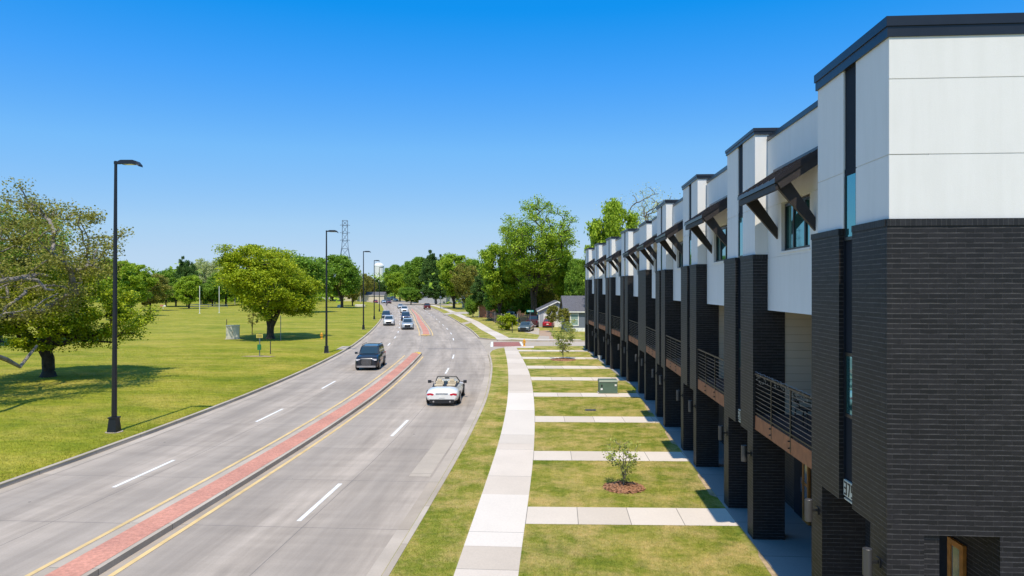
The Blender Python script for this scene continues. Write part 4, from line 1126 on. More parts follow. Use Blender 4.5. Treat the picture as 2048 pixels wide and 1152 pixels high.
# ------------------------------------------------------------------ vehicles
_paint = {}
def paint(col, metal=0.3):
    k = (col, metal)
    if k not in _paint: _paint[k] = plain('car_paint', col, 0.28, metal, 0.03, 1.0, coat=0.7)
    return _paint[k]
def loft(mb, secs, smooth=True, caps=True):
    n = len(secs[0])
    for A, B in zip(secs[:-1], secs[1:]):
        for i in range(n):
            j = (i + 1) % n; mb.face([A[i], B[i], B[j], A[j]], 0, smooth=smooth)
    if caps: mb.face(secs[0][::-1]); mb.face(secs[-1])
    return mb
def section(x, w, zb, zt, crown=.04):
    h = zt - zb; P = [(w*.80, zb), (w*.96, zb + h*.10), (w, zb + h*.35), (w*.985, zb + h*.62), (w*.94, zb + h*.88), (w*.84, zt - .0), (w*.45, zt + crown)]
    return [(x, -a, b) for a, b in P] + [(x, a, b) for a, b in P[::-1]]
TYPES = {   # L, W, H, hood z, belt z, windscreen base x, roof front x, roof rear x, rear base x, tail z, wheel radius
 'suv':   (4.75, 1.90, 1.74, 1.02, 1.10, 1.15, .45, -1.75, -2.20, 1.08, .38),
 'bigsuv':(4.88, 1.90, 1.88, 1.14, 1.20, 1.12, .55, -1.95, -2.30, 1.18, .41),
 'sedan': (4.70, 1.84, 1.45, .84, .95, 1.05, .25, -1.05, -1.75, 1.00, .34),
 'pickup':(5.60, 2.00, 1.90, 1.18, 1.22, 1.25, .65, -.75, -.95, 1.18, .42),
 'van':   (5.30, 2.00, 2.10, 1.12, 1.20, 1.75, 1.05, -2.35, -2.55, 1.20, .38),
 'coupe': (4.79, 1.89, 1.32, .84, .90, .85, .15, -.60, -1.35, .96, .36),
}
def vehicle(name, typ, col, pos, heading, label, cat, group=None, metal=0.25, detail=2, roof=True, zbase=0.0, name_cab=None):
    """heading: unit direction the nose points to"""
    L, W, H_, hz, bz, xw, xf, xr, xb, tz, wr = TYPES[typ]; hw = W/2; g = .20 if typ not in ('sedan','coupe') else .15
    a = math.atan2(heading[1], heading[0])
    T = empty(name, (pos[0], pos[1], zbase), a, label, cat, group); P = paint(col, metal)
    f = L/2
    b = MB(); n_ = .90
    S_ = [section(f, hw*.70, g+.16, hz*.72, .01), section(f-.08, hw*.86, g+.08, hz*.88, .02), section(f-.30, hw*.96, g, hz*.95), section(f-.8, hw, g, hz), section(xw+.05, hw, g, (hz+bz)/2+.02),
          section(xw-.35, hw, g, bz), section(0, hw, g, bz), section(xb+.2, hw, g, tz if typ != 'pickup' else bz)]
    if typ == 'pickup': S_ += [section(-1.6, hw, g+.05, tz), section(-f+.12, hw, g+.1, tz), section(-f, hw*.97, g+.12, tz-.03, .01)]
    else: S_ += [section(-f+.30, hw*.97, g, tz*.98), section(-f+.08, hw*.90, g+.05, tz*.92), section(-f, hw*.76, g+.14, tz*.80, .01)]
    if typ == 'coupe':
        def cs(x, w, zb, zt, tp=.66, cr=.06):
            h = zt - zb; Q = [(w*.72, zb), (w*.93, zb + h*.12), (w, zb + h*.40), (w*.985, zb + h*.66), (w*.90, zb + h*.88), (w*tp, zt), (w*.38, zt + cr)]
            return [(x, -a_, c_) for a_, c_ in Q] + [(x, a_, c_) for a_, c_ in Q[::-1]]
        S_ = [cs(f, hw*.62, .32, .58), cs(f-.12, hw*.82, .22, .68), cs(f-.5, hw*.95, .18, .77), cs(xw+.1, hw*.98, .17, .88), cs(0, hw*.96, .17, .86, .8, .0), cs(-1.05, hw*.99, .17, .88, .78, .03), cs(-1.45, hw, .18, .93, .70, .05), cs(-1.95, hw*.98, .22, .91), cs(-f+.14, hw*.93, .28, .85), cs(-f+.02, hw*.86, .32, .74), cs(-f, hw*.78, .36, .62)]
    loft(b, S_); b.build('body', P, T, weld=True)
    def quad(mb, pts): mb.face(pts)
    rw = hw*.74; bw = hw*.90
    if roof:
        zr = H_
        c = MB()
        B4 = [(xw, -bw), (xb, -bw), (xb, bw), (xw, bw)]
        xs = [(xw, bz-.03, bw*.93), (xf, zr-.05, rw), ((xf+xr)/2, zr, rw), (xr, zr-.04, rw*.98), (xb, bz-.03, bw*.93)]
        secs = []
        for (x_, zt_, w_) in xs:
            lowz = bz - .06; k = (zt_ - lowz)
            wb_ = bw if k > .2 else w_
            secs.append([(x_, -wb_, lowz), (x_, -(wb_ + (w_-wb_)*.55), lowz + k*.55), (x_, -w_, lowz + k*.93), (x_, -w_*.8, lowz + k), (x_, w_*.8, lowz + k), (x_, w_, lowz + k*.93), (x_, (wb_ + (w_-wb_)*.55), lowz + k*.55), (x_, wb_, lowz)])
        loft(c, secs, smooth=False); c.build('roof', P, T)
        o = .012
        ws = MB(); z0, z1 = bz+.03, zr-.12
        def lerp(p, q, t): return tuple(p[i] + (q[i]-p[i])*t for i in range(3))
        # windscreen and rear window as slabs set just proud of the cab
        def slabwin(nm, xa, za, wa, xb_, zb_, wb_, sx):
            m_ = MB(); d = .012*sx
            F = [(xa+d, -wa, za+.012), (xa+d, wa, za+.012), (xb_+d, wb_, zb_+.012), (xb_+d, -wb_, zb_+.012)]
            Bk = [(p[0]-2*d, p[1], p[2]-.02) for p in F]
            if sx < 0: F, Bk = F[::-1], Bk[::-1]
            m_.face(F); m_.face(Bk[::-1])
            for i in range(4):
                j = (i+1) % 4; m_.face([F[j], F[i], Bk[i], Bk[j]])
            return m_.build(nm, M['carglass'], T)
        def onfront(t): return (xw + (xf-xw)*t, (bz-.03) + (zr-.05-bz+.03)*t)
        (xa, za), (xc, zc_) = onfront(.10), onfront(.90)
        slabwin('windscreen', xa, za, bw*.84, xc, zc_, rw*.88, 1)
        def onrear(t): return (xb + (xr-xb)*t, (bz-.03) + (zr-.04-bz+.03)*t)
        (xa, za), (xc, zc_) = onrear(.16), onrear(.85)
        slabwin('rear_window', xa, za, bw*.80, xc, zc_, rw*.82, -1)
        if detail > 0:
            seg = [(xw-.25, -.02), (-.10, xr+.65 if typ in ('suv','bigsuv','van') else xr+.2)] + ([(xr+.55, xr+.08)] if typ in ('suv','bigsuv','van') else [])
            for s in (-1, 1):
                for (p, q) in seg:
                    z0, z1 = bz+.03, zr-.17; kk = (z0-(bz-.06))/(zr-(bz-.06)); k1 = (z1-(bz-.06))/(zr-(bz-.06))
                    def yw(k): return (bw + (rw-bw)*k*1.0) + .012
                    pt = min(p, xf - .02 + .0) if p > 0 else p
                    m_ = MB(); A = [(p, s*yw(kk), z0), (q, s*yw(kk), z0), (q, s*yw(k1), z1), (pt, s*yw(k1), z1)]
                    Bk = [(v[0], v[1]-s*.05, v[2]) for v in A]
                    if s > 0: m_.face(A[::-1]); 
                    else: m_.face(A)
                    for i in range(4):
                        j = (i+1) % 4; m_.face([A[i], A[j], Bk[j], Bk[i]])
                    m_.build('side_window', M['carglass'], T)
    # wheels
    for sx in (f-.92, -f+1.0):
        for s in (-1, 1):
            wv = MB(); c0 = s*(hw-.20); c1 = s*(hw+.015)
            wv.tube([(sx, c0, wr), (sx, c1-s*.03, wr), (sx, c1, wr)], [wr, wr, wr*.92], 18)
            w_ = wv.build('wheel', M['tyre'], T)
            if detail > 0:
                rm = MB(); rm.tube([(sx, c1-s*.01, wr), (sx, c1+s*.012, wr)], [wr*.66, wr*.60], 14); rm.build('rim', M['rim'], w_)
                ac = MB(); nA = 12                                       # dark wheel arch
                for i in range(nA):
                    a0, a1 = math.pi*i/nA, math.pi*(i+1)/nA; ro, ri = wr*1.16, wr*.98; yy_ = s*(hw+.004)
                    q = [(sx+ri*math.cos(a0), yy_, wr+ri*math.sin(a0)), (sx+ro*math.cos(a0), yy_, wr+ro*math.sin(a0)), (sx+ro*math.cos(a1), yy_, wr+ro*math.sin(a1)), (sx+ri*math.cos(a1), yy_, wr+ri*math.sin(a1))]
                    ac.face(q if s < 0 else q[::-1])
                ac.build('wheel_arch', M['blackplastic'], T)
    fz = hz*.70
    for s in (-1, 1):
        h = MB(); h.hexa([(f-.22, s*hw*.88, fz-.02), (f-.035, s*hw*.60, fz-.02), (f-.04, s*hw*.60, fz-.02), (f-.22, s*hw*.88, fz-.02)], [(f-.28, s*hw*.90, fz+.13), (f-.06, s*hw*.58, fz+.12), (f-.10, s*hw*.56, fz+.12), (f-.30, s*hw*.86, fz+.13)])
        h = MB(); h.box(f-.20, f-.015, s*hw*.52, s*hw*.86, fz-.0, fz+.13); h.build('headlight', M['lens'], T, bevel=.03)
        tl = MB()
        if typ in ('pickup', 'van', 'bigsuv', 'suv'): tl.box(-f-.0, -f+.16, s*hw*.70, s*hw*.93, tz*.66, tz*.94)
        elif typ == 'coupe':
            E_ = [(s*hw*.68 + .20*math.cos(q*math.pi/8), .655 + .075*math.sin(q*math.pi/8)) for q in range(16)]
            tl.face([(-f-.03+.05*abs(e[0])/hw, e[0], e[1]) for e in E_]); tl.face([(-f+.12, e[0], e[1]) for e in E_][::-1])
            for q in range(16):
                e, e2 = E_[q], E_[(q+1) % 16]; tl.face([(-f+.12, e[0], e[1]), (-f+.12, e2[0], e2[1]), (-f-.03+.05*abs(e2[0])/hw, e2[0], e2[1]), (-f-.03+.05*abs(e[0])/hw, e[0], e[1])])
        else: tl.box(-f-.012, -f+.14, s*hw*.44, s*hw*.86, tz*.60, tz*.78)
        tl.build('tail_light', M['redlens'], T, bevel=.03 if typ != 'coupe' else 0)
        if detail > 0:
            mr = MB(); mr.box(xw-.32, xw-.18, s*(hw+.02), s*(hw+.22), bz+.0, bz+.16); mr.box(xw-.27, xw-.22, s*(hw-.12), s*(hw+.03), bz+.04, bz+.08); mr.build('mirror', P if typ != 'coupe' else M['blackplastic'], T, bevel=.03)
    gr = MB(); gr.box(f-.10, f+.012, -hw*.48, hw*.48, hz*.42, hz*.78); gr.build('grille', M['blackplastic'], T, bevel=.03)
    bp = MB(); bp.box(f-.10, f+.02, -hw*.78, hw*.78, g+.06, g+.20); bp.build('front_bumper', M['blackplastic'] if detail != 3 else M['chrome'], T, bevel=.03)
    bp = MB(); bp.box(-f-.02, -f+.12, -hw*.72, hw*.72, g+.02, g+.18 if typ != 'coupe' else g+.24); bp.build('rear_bumper', M['blackplastic'] if typ != 'pickup' else M['chrome'], T, bevel=.03)
    pl = MB(); pl.box(-f-.025, -f+.05, -.16, .16, tz*.50, tz*.50+.15) ; pl.build('number_plate', M['white'], T)
    return T
def lane_dir(fn, y, sgn=1):
    d = Vector((fn(y+1) - fn(y-1), 2)).normalized() * sgn; return (d.x, d.y)

# white open convertible, driving away
x, y = ground_at(888, 812); y += 2.35; x -= .25
dr = lane_dir(lambda q: RC(q), 41)
T = vehicle('convertible_car', 'coupe', (0.80, 0.80, 0.79), (x, y), dr, 'white open convertible with red tail lights driving away in the right lane', 'car', detail=2, roof=False, metal=0.1)
ck = MB(); ck.box(-1.02, .86, -.70, .70, .80, .925); ck.build('cockpit', M['blackplastic'], T, bevel=.05)
for s in (-1, 1):
    for xx in (-.15, -.78):
        sm = MB(); sm.box(xx-.10, xx+.08, s*.36-.24, s*.36+.24, .82, 1.10 if xx > -.5 else 1.0); sm.box(xx-.10, xx+.02, s*.36-.13, s*.36+.13, 1.08, 1.24) if xx > -.5 else None
        sm.build('seat', M['cream'], T, bevel=.05)
ds = MB(); ds.box(.60, .84, -.68, .68, .88, 1.0); ds.build('dashboard', M['cream'], T, bevel=.04)
wsf = MB(); A, B, C_, D_ = (.88, -.74, .93), (.42, -.56, 1.30), (.42, .56, 1.30), (.88, .74, .93)
wsf.tube([A, B], .03, 6); wsf.tube([B, (.38, 0, 1.325), C_], .03, 6); wsf.tube([C_, D_], .03, 6); fr_ = wsf.build('windscreen_frame', M['blackplastic'], T)
m, t, b_ = newmat('clear_glass'); b_.inputs['Transmission Weight'].default_value = 1.0; b_.inputs['Roughness'].default_value = 0.0; b_.inputs['IOR'].default_value = 1.05; b_.inputs['Base Color'].default_value = (.85, .93, .9, 1); M['clear'] = m
wg = MB(); wg.face([A, D_, C_, B]); wg.build('pane', M['clear'], fr_)
mm = MB(); mm.box(.44, .50, -.13, .13, 1.17, 1.25); mm.build('rear_mirror', M['blackplastic'], T)
hd_ = MB(); hd_.lathe([(0,0),(.10,.02),(.13,.12),(.10,.22),(0,.25)], 12, at=(.02, .36, 1.02)); 
ex = MB()
for s in (-1, 1): ex = MB(); ex.tube([(-2.42, s*.46, .27), (-2.2, s*.46, .27)], .05, 10); ex.build('exhaust', M['chrome'], T)
lp = MB(); lp.box(-2.43, -2.36, -.34, .34, .70, .73); lp.build('boot_trim', M['chrome'], T)

# dark blue SUV, driving towards the camera
x, y = ground_at(738, 741); y += 2.45; x -= .50
dr = lane_dir(lambda q: (LC(q)+MC(q))/2, 58, -1)
T = vehicle('parked_suv' if False else 'suv_car', 'bigsuv', (0.006, 0.012, 0.024), (x, y), dr, 'dark blue SUV with a big grille coming towards the camera in the inner left lane', 'car', detail=3)
gm = MB()
for k in range(7): gm.box(2.452, 2.462, -.40+.05*abs(k-3)*.3, .40-.05*abs(k-3)*.3, .46+.065*k, .475+.065*k)
gm.build('grille_bars', M['chrome'], T)
for s in (-1, 1):
    rr = MB(); rr.tube([(-1.8, s*.66, 1.86), (-1.6, s*.66, 1.93), (.3, s*.66, 1.93), (.5, s*.66, 1.85)], .02, 6); rr.build('roof_rail', M['blackplastic'], T)

# oncoming queue and the far traffic
def car_at(px, py, typ, col, label, name='car', sgn=-1, cat='car', side='L', group=None, metal=.25, detail=1):
    x, y = ground_at(px, py); fn = (lambda q: LC(q)) if side == 'L' else (lambda q: RC(q))
    off = TYPES[typ][0]/2 * .9; d = lane_dir(fn, y, sgn)
    x -= d[0]*off*(-1 if sgn > 0 else 1); y -= d[1]*off*(-1 if sgn > 0 else 1)
    return vehicle(name, typ, col, (x, y), d, label, cat, group, metal, detail)
GT = 'traffic on the boulevard'
car_at(777.5, 651, 'suv', (.74,.74,.74), 'white SUV with dark bumpers, first of the oncoming cars in the outer lane', 'suv_car', group=GT)
car_at(772, 638, 'suv', (.03,.05,.09), 'dark blue grey car close behind the white SUV in the outer lane', group=GT)
car_at(815, 659, 'suv', (.42,.48,.52), 'silver grey crossover leading the oncoming inner lane', 'suv_car', group=GT)
car_at(811.5, 641, 'suv', (.02,.035,.09), 'dark blue SUV right behind the silver crossover', 'suv_car', group=GT)
car_at(809, 626, 'pickup', (.76,.76,.76), 'white pickup third in the oncoming inner lane', 'pickup_truck', group=GT)
car_at(801.5, 616.5, 'sedan', (.45,.52,.60), 'pale blue grey sedan last in the oncoming inner lane', group=GT)
car_at(855, 618.5, 'pickup', (.10,.012,.015), 'dark maroon pickup driving away on the right carriageway', 'pickup_truck', sgn=1, side='R', group=GT)
car_at(794, 602.3, 'sedan', (.74,.74,.74), 'white sedan crossing by the far junction', group=GT, side='L')
car_at(778.5, 606.8, 'suv', (.12,.02,.05), 'maroon SUV in the far queue, just behind the motorcycle', 'suv_car', group=GT)
car_at(768.5, 606, 'sedan', (.45,.55,.72), 'light blue car in the far queue, left of the maroon SUV', group=GT)
car_at(773.5, 597.5, 'pickup', (.015,.018,.025), 'black truck in the far queue above the maroon SUV', 'pickup_truck', group=GT)
car_at(766, 593.5, 'suv', (.72,.73,.75), 'white SUV in the far queue left of the black truck', 'suv_car', group=GT)
car_at(754.5, 593, 'van', (.76,.77,.8), 'white van in the far queue left of all other white cars', 'van', group=GT)
car_at(752.5, 605.5, 'sedan', (.42,.01,.02), 'red car at the left of the far queue', group=GT)
car_at(789, 599, 'pickup', (.02,.022,.03), 'black pickup turning at the far junction beside the white sedan', 'pickup_truck', group=GT)
for px, py, c, ty, lb in ((731, 600, (.02,.04,.10), 'suv', 'dark blue SUV at the far left end of the distant car row'), (738, 597, (.08,.16,.30), 'sedan', 'mid blue sedan in the distant car row, second from its left end'),
                      (744, 600.5, (.03,.06,.14), 'suv', 'navy SUV in the distant car row, between the mid blue sedan and the red car'), (783, 600.5, (.05,.07,.10), 'suv', 'dark grey SUV in the distant queue between black truck and white sedan')):
    car_at(px, py, ty, c, lb, group=GT)
# motorcycle with rider in front of the maroon SUV
x, y = ground_at(773.3, 611.3); d = lane_dir(LC, y, -1)
T = empty('motorcycle', (x, y, 0), math.atan2(d[1], d[0]), 'motorcycle ahead of the maroon SUV in the far queue', 'motorcycle')
for nm, xx in (('wheel', .72), ('wheel', -.72)):
    mb = MB(); mb.tube([(xx, -.07, .33), (xx, .07, .33)], .33, 16); mb.build(nm, M['tyre'], T)
mb = MB(); mb.box(-.5, .35, -.14, .14, .35, .72); mb.build('engine', M['chrome'], T, bevel=.04)
mb = MB(); mb.box(-.05, .45, -.16, .16, .74, 1.0); mb.build('fuel_tank', paint((.3,.02,.02)), T, bevel=.06)
mb = MB(); mb.box(-.75, -.05, -.16, .16, .70, .80); mb.build('saddle', M['blackplastic'], T, bevel=.03)
mb = MB(); mb.tube([(.72,.0,.33),(.50,0,1.0)], .04, 8); mb.tube([(.45,-.38,1.08),(.50,0,1.02),(.45,.38,1.08)], .02, 8); mb.build('handlebar', M['chrome'], T)
mb = MB(); mb.lathe([(0,-.08),(.09,-.05),(.1,.0),(.07,.06),(0,.08)], 12, at=(.66,0,.92)); mb.build('headlight', M['lens'], T)

def skinned(name, joints, edges, mat, parent=None):
    """one continuous body: joints {name: (pos, radius)} grown with a Skin modifier"""
    me = bpy.data.meshes.new(name); ks = list(joints); idx = {k: i for i, k in enumerate(ks)}
    me.from_pydata([joints[k][0] for k in ks], [(idx[a], idx[b]) for a, b in edges], []); me.materials.append(mat)
    o = bpy.data.objects.new(name, me); COL.objects.link(o); o.parent = parent
    sk = o.modifiers.new('skin', 'SKIN'); sk.use_smooth_shade = True
    if not me.skin_vertices: 
        bpy.context.view_layer.objects.active = o
    lay = me.skin_vertices[0].data if len(me.skin_vertices) else None
    if lay:
        for k in ks: lay[idx[k]].radius = (joints[k][1],) * 2; lay[idx[k]].use_root = (k == 'pelvis')
    ss_ = o.modifiers.new('sub', 'SUBSURF'); ss_.levels = 1; ss_.render_levels = 1
    return o
J = {'pelvis': ((-.35,0,.92),.15), 'chest': ((-.22,0,1.28),.17), 'neck': ((-.17,0,1.47),.07), 'head': ((-.13,0,1.60),.11), 'crown': ((-.12,0,1.70),.09)}
Ed = [('pelvis','chest'),('chest','neck'),('neck','head'),('head','crown')]
for s, k in ((-1,'r'),(1,'l')):
    J.update({k+'sh': ((-.2,s*.2,1.40),.07), k+'el': ((.05,s*.32,1.20),.05), k+'ha': ((.40,s*.36,1.12),.04), k+'hip': ((-.3,s*.13,.88),.1), k+'kn': ((.15,s*.25,.75),.07), k+'ft': ((-.05,s*.26,.35),.05)})
    Ed += [('chest',k+'sh'),(k+'sh',k+'el'),(k+'el',k+'ha'),('pelvis',k+'hip'),(k+'hip',k+'kn'),(k+'kn',k+'ft')]
rd = empty('person', (x, y, 0), math.atan2(d[1], d[0]), 'rider in dark clothes and helmet seated on the far motorcycle', 'person')
skinned('body', J, Ed, plain('dark_riding_clothes', (.03,.03,.05), .8), rd)
mb = MB(); mb.lathe([(0,-.12),(.11,-.10),(.14,0),(.12,.1),(0,.15)], 14, at=(-.12, 0, 1.64)); mb.build('helmet', M['blackplastic'], rd)

# cars by the houses on the right
x, y = ground_at(1051, 665); vehicle('car', 'sedan', (.10,.14,.17), (x, y+2), (math.sin(R(-8)), -math.cos(R(-8))), 'grey sedan parked nose out on the drive beside the dark pickup', 'car', 'cars on the side street drives', detail=1, zbase=ZL)
x, y = ground_at(1070, 656); vehicle('pickup_truck', 'pickup', (.07,.02,.03), (x-.2, y+2.6), (0.12, .99), 'dark red pickup seen from behind, beside the grey sedan', 'pickup truck', 'cars on the side street drives', detail=1, zbase=ZL)
x, y = ground_at(1098, 656.5); vehicle('car', 'sedan', (.36,.01,.02), (x, y+2), (0.10, .99), 'bright red car parked before the pale garage', 'car', 'cars on the side street drives', detail=1, zbase=ZL)
x, y = away(1022, 133); vehicle('pickup_truck', 'pickup', (.74,.75,.76), (x, y), (-.1, -.99), 'white pickup standing behind the dark fence', 'pickup truck', detail=1, zbase=ZL)
x, y = ground_at(899, 606); vehicle('car', 'suv', (.45,.015,.02), (x, y), (.3, .95), 'red car half hidden behind the lime roadside tree', 'car', detail=1, zbase=ZL)
x, y = ground_at(876, 603); vehicle('car', 'suv', (.04,.05,.07), (x, y), (.3, .95), 'dark car under the far carport', 'car', detail=1, zbase=ZL)
x, y = ground_at(827, 600.5); vehicle('car', 'suv', (.10,.13,.18), (x, y), (.9, .3), 'blue grey car beside the thick trunk at the far junction', 'car', detail=1, zbase=ZL)

# ------------------------------------------------------------------ houses
def gable_house(name, loc, rz, W, D, wall_h, ridge_h, wallm, label, ridge='x', roofm=None, over=.35):
    """front face at local y=0 towards -y; ridge along x or y"""
    T = empty(name, (loc[0], loc[1], ZL), rz, label, 'house' if 'garage' not in name else 'garage')
    w_ = MB(); w_.box(0, W, 0, D, -.1, wall_h, skip='t')
    if ridge == 'y':
        w_.face([(0,0,wall_h),(W,0,wall_h),(W/2,0,ridge_h)]); w_.face([(W,D,wall_h),(0,D,wall_h),(W/2,D,ridge_h)])
    else:
        w_.face([(W,0,wall_h),(W,D,wall_h),(W,D/2,ridge_h)]); w_.face([(0,D,wall_h),(0,0,wall_h),(0,D/2,ridge_h)])
    w_.build('wall', wallm, T)
    r_ = MB(); t = .16
    if ridge == 'y':
        k = (ridge_h-wall_h)/(W/2)
        for s in (0, 1):
            xe, xm = (-over, W/2) if s == 0 else (W+over, W/2)
            ze = wall_h - k*over
            P = [(xe,-over,ze+.02),(xm,-over,ridge_h+.02),(xm,D+over,ridge_h+.02),(xe,D+over,ze+.02)]
            if s == 1: P = P[::-1]
            r_.hexa(P, [(p[0],p[1],p[2]+t) for p in P])
    else:
        k = (ridge_h-wall_h)/(D/2)
        for s in (0, 1):
            ye, ym = (-over, D/2) if s == 0 else (D+over, D/2)
            ze = wall_h - k*over
            P = [(-over,ye,ze+.02),(W+over,ye,ze+.02),(W+over,ym,ridge_h+.02),(-over,ym,ridge_h+.02)]
            if s == 1: P = P[::-1]
            r_.hexa(P, [(p[0],p[1],p[2]+t) for p in P])
    r_.build('roof', roofm or M['shingle'], T)
    tr = MB()
    if ridge == 'y':
        for s in (0, 1):
            xe = -over if s == 0 else W+over
            tr.beam((xe, -over-.015, wall_h-k*over+.02), (W/2, -over-.015, ridge_h+.02), .03, .18)
    else: tr.box(-over, W+over, -over-.03, -over-.001, wall_h-k*over-.05, wall_h-k*over+.12)
    for xx in (0, W): tr.box(xx-.06, xx+.06, -.03, 0.05, 0, wall_h)
    tr.build('trim', M['white'], T)
    return T
x, y = away(1131, 101.5)
HB = gable_house('house', (x, y), YAW, 9.0, 8.5, 3.05, 5.1, M['blue_siding'], 'blue grey house with a white framed window, beside the end of the far row')
fr_ = MB(); wx0, wx1, wz0, wz1 = .80, 1.85, .95, 2.55
fr_.box(wx0-.12, wx1+.12, -.05, .02, wz0-.12, wz0); fr_.box(wx0-.12, wx1+.12, -.05, .02, wz1, wz1+.12); fr_.box(wx0-.12, wx0, -.05, .02, wz0, wz1); fr_.box(wx1, wx1+.12, -.05, .02, wz0, wz1); fr_.box(wx0, wx1, -.04, .01, 1.72, 1.78)
fo = fr_.build('window', M['white'], HB); p_ = MB(); p_.box(wx0, wx1, -.02, .01, wz0, wz1); p_.build('pane', glassy('pale_window_glass', (.35,.5,.48), .3, .1), fo)
sk_ = MB(); sk_.box(-.02, 9.02, -.02, .0, -.05, .55); sk_.build('foundation', M['white'], HB)
x, y = away(1078, 113)
HG = gable_house('garage', (x, y), YAW, 6.1, 7, 2.75, 4.2, M['grey_siding'], 'pale gabled garage with a white door behind the red car', ridge='y')
gd = MB(); gd.box(.75, 5.3, -.04, -.001, .0, 2.15)
for k in range(1, 4): gd.box(.75, 5.3, -.05, -.04, 2.15*k/4-.01, 2.15*k/4+.01)
gd.build('garage_door', M['white'], HG)
x, y = away(958, 150)
gable_house('house', (x, y), YAW - R(20), 7.5, 9, 4.4, 6.4, M['redbrick'], 'red brick house behind the trees left of the fence', ridge='x')
x, y = away(838, 285)
gable_house('house', (x, y), YAW, 18, 9, 3.2, 5.0, M['grey_siding'], 'low pale house behind the thick trunk at the far junction')
x, y = away(925, 222)
gable_house('house', (x, y), YAW - R(15), 12, 9, 3.2, 5.2, plain('tan_house_wall', (.5,.38,.25), .9), 'low tan house behind the lime roadside tree')
x, y = away(660, 330)
gable_house('house', (x, y), YAW, 26, 9, 3.0, 4.4, plain('cream_house_wall', (.6,.55,.42), .9), 'long cream building behind the park trees under the pylon')
# fence
fx = [ground_at(*p) for p in [(974,637.5),(990,646),(1003,651),(1035,652),(1062,652)]]
F = empty('fence', (fx[0][0], fx[0][1], ZL), 0, 'weathered dark wire and board fence in front of the crowded trees', 'fence')
rp_ = MB(); bd = MB(); random.seed(8)
for (a, b) in zip(fx[:-1], fx[1:]):
    A = Vector((a[0]-fx[0][0], a[1]-fx[0][1], 0)); B = Vector((b[0]-fx[0][0], b[1]-fx[0][1], 0)); n = int((B-A).length/.17)
    for zz in (.5, 1.6): rp_.beam(A+Vector((0,0,zz)), B+Vector((0,0,zz)), .05, .09)
    for i in range(n):
        p = A.lerp(B, i/n); h = random.uniform(1.7, 2.0)
        if random.random() < .12: continue
        d = (B-A).normalized()*.065; bd.hexa([(p-d)+Vector((0,-.02,0)), (p+d)+Vector((0,-.02,0)), (p+d)+Vector((0,.0,0)), (p-d)+Vector((0,.0,0))], [(p-d)+Vector((0,-.02,h)), (p+d)+Vector((0,-.02,h)), (p+d)+Vector((0,.0,h)), (p-d)+Vector((0,.0,h))])
    pp = MB(); pp.tube([A, A+Vector((0,0,2.05))], .05, 8); pp.build('post', M['woodpole'], F)
rp_.build('rail', M['fencewood'], F); bd.build('boards', M['fencewood'], F)['kind'] = 'stuff'

# ------------------------------------------------------------------ street furniture
def hydrant(px, py, label, park=False):
    x, y = ground_at(px, py, ZL); z = PZ(x, y) if park else ZL
    T = empty('fire_hydrant', (x, y, z), 0, label, 'fire hydrant', 'yellow fire hydrants')
    b = MB(); b.lathe([(0,0),(.17,0),(.17,.05),(.115,.07),(.11,.55),(.14,.56),(.14,.62)], 16); b.build('barrel', M['hydrant'], T)
    c = MB(); c.lathe([(.135,.62),(.12,.70),(.07,.76),(.03,.78),(.03,.83),(0,.83)], 16); c.build('bonnet', M['hydrant'], T)
    for s in (-1, 1):
        n = MB(); n.tube([(s*.10,0,.46),(s*.20,0,.46)], .055, 10); n.build('side_outlet', M['hydrant'], T)
    n = MB(); n.tube([(0,-.10,.40),(0,-.21,.40)], .075, 12); n.build('front_outlet', M['hydrant'], T)
hydrant(1048.5, 692, 'yellow fire hydrant at the corner by the brick crossing')
hydrant(643.5, 680, 'yellow fire hydrant in the park grass beside the second street lamp', True)
# green transformer box
x, y = ground_at(1217, 787, ZL)
T = empty('transformer_box', (x, y, ZL), YAW, 'green steel utility box standing on the lawn strip', 'utility box')
b = MB(); b.box(-.55, .55, 0, .75, .02, .72); b.build('cabinet', M['boxgreen'], T, bevel=.03)
b = MB(); b.hexa([(-.58,-.03,.72),(.58,-.03,.72),(.58,.78,.72),(-.58,.78,.72)], [(-.55,.05,.84),(.55,.05,.84),(.55,.72,.84),(-.55,.72,.84)]); b.build('lid', M['boxgreen'], T, bevel=.02)
b = MB(); b.box(-.62,.62,-.06,.82,-.05,.03); b.build('pad', M['oldconc'], T)
for xx, zz in ((-.42,.28),(.44,.52)):
    b = MB(); b.box(xx-.06, xx+.06, -.012, -.002, zz-.05, zz+.06); b.build('sticker', M['white'], T)
b = MB(); b.box(-.45,-.37,-.02,-.002,.42,.55); b.build('lock', M['blackplastic'], T)
# valve cover in the lawn
x, y = ground_at(1181, 820, ZL); b = MB(); b.box(-.28,.28,-.2,.2,-.1,.02); b.box(-.24,.24,-.16,.16,.02,.03)
o = b.build('meter_cover', M['lampgrey'], None, bevel=.01); o.location = (x, y, ZL); tag(o, 'grey meter cover sunk in the lawn in front of the green box', 'meter cover')
# park: beige cabinet
x, y = ground_at(466, 681, ZL); z = PZ(x, y)
T = empty('utility_cabinet', (x, y, z), YAW + R(18), 'beige steel cabinet in the park left of the round lime tree', 'utility cabinet')
b = MB(); b.box(-.75,.75,-.45,.45,0,1.62); b.build('cabinet', M['beige'], T, bevel=.03)
b = MB(); b.box(-.79,.79,-.49,.49,1.62,1.70); b.build('lid', M['beige'], T, bevel=.02)
for s in (-1, 1):
    b = MB(); b.box(s*.37-.35, s*.37+.35, -.462, -.452, .1, 1.55); dd = b.build('door', M['beige'], T); h = MB(); h.box(s*.06-.02, s*.06+.02, -.48, -.46, .8, .95); h.build('handle', M['lampgrey'], dd)
b = MB(); b.box(-.9,.9,-.6,.6,-.2,.03); b.build('pad', M['oldconc'], T)
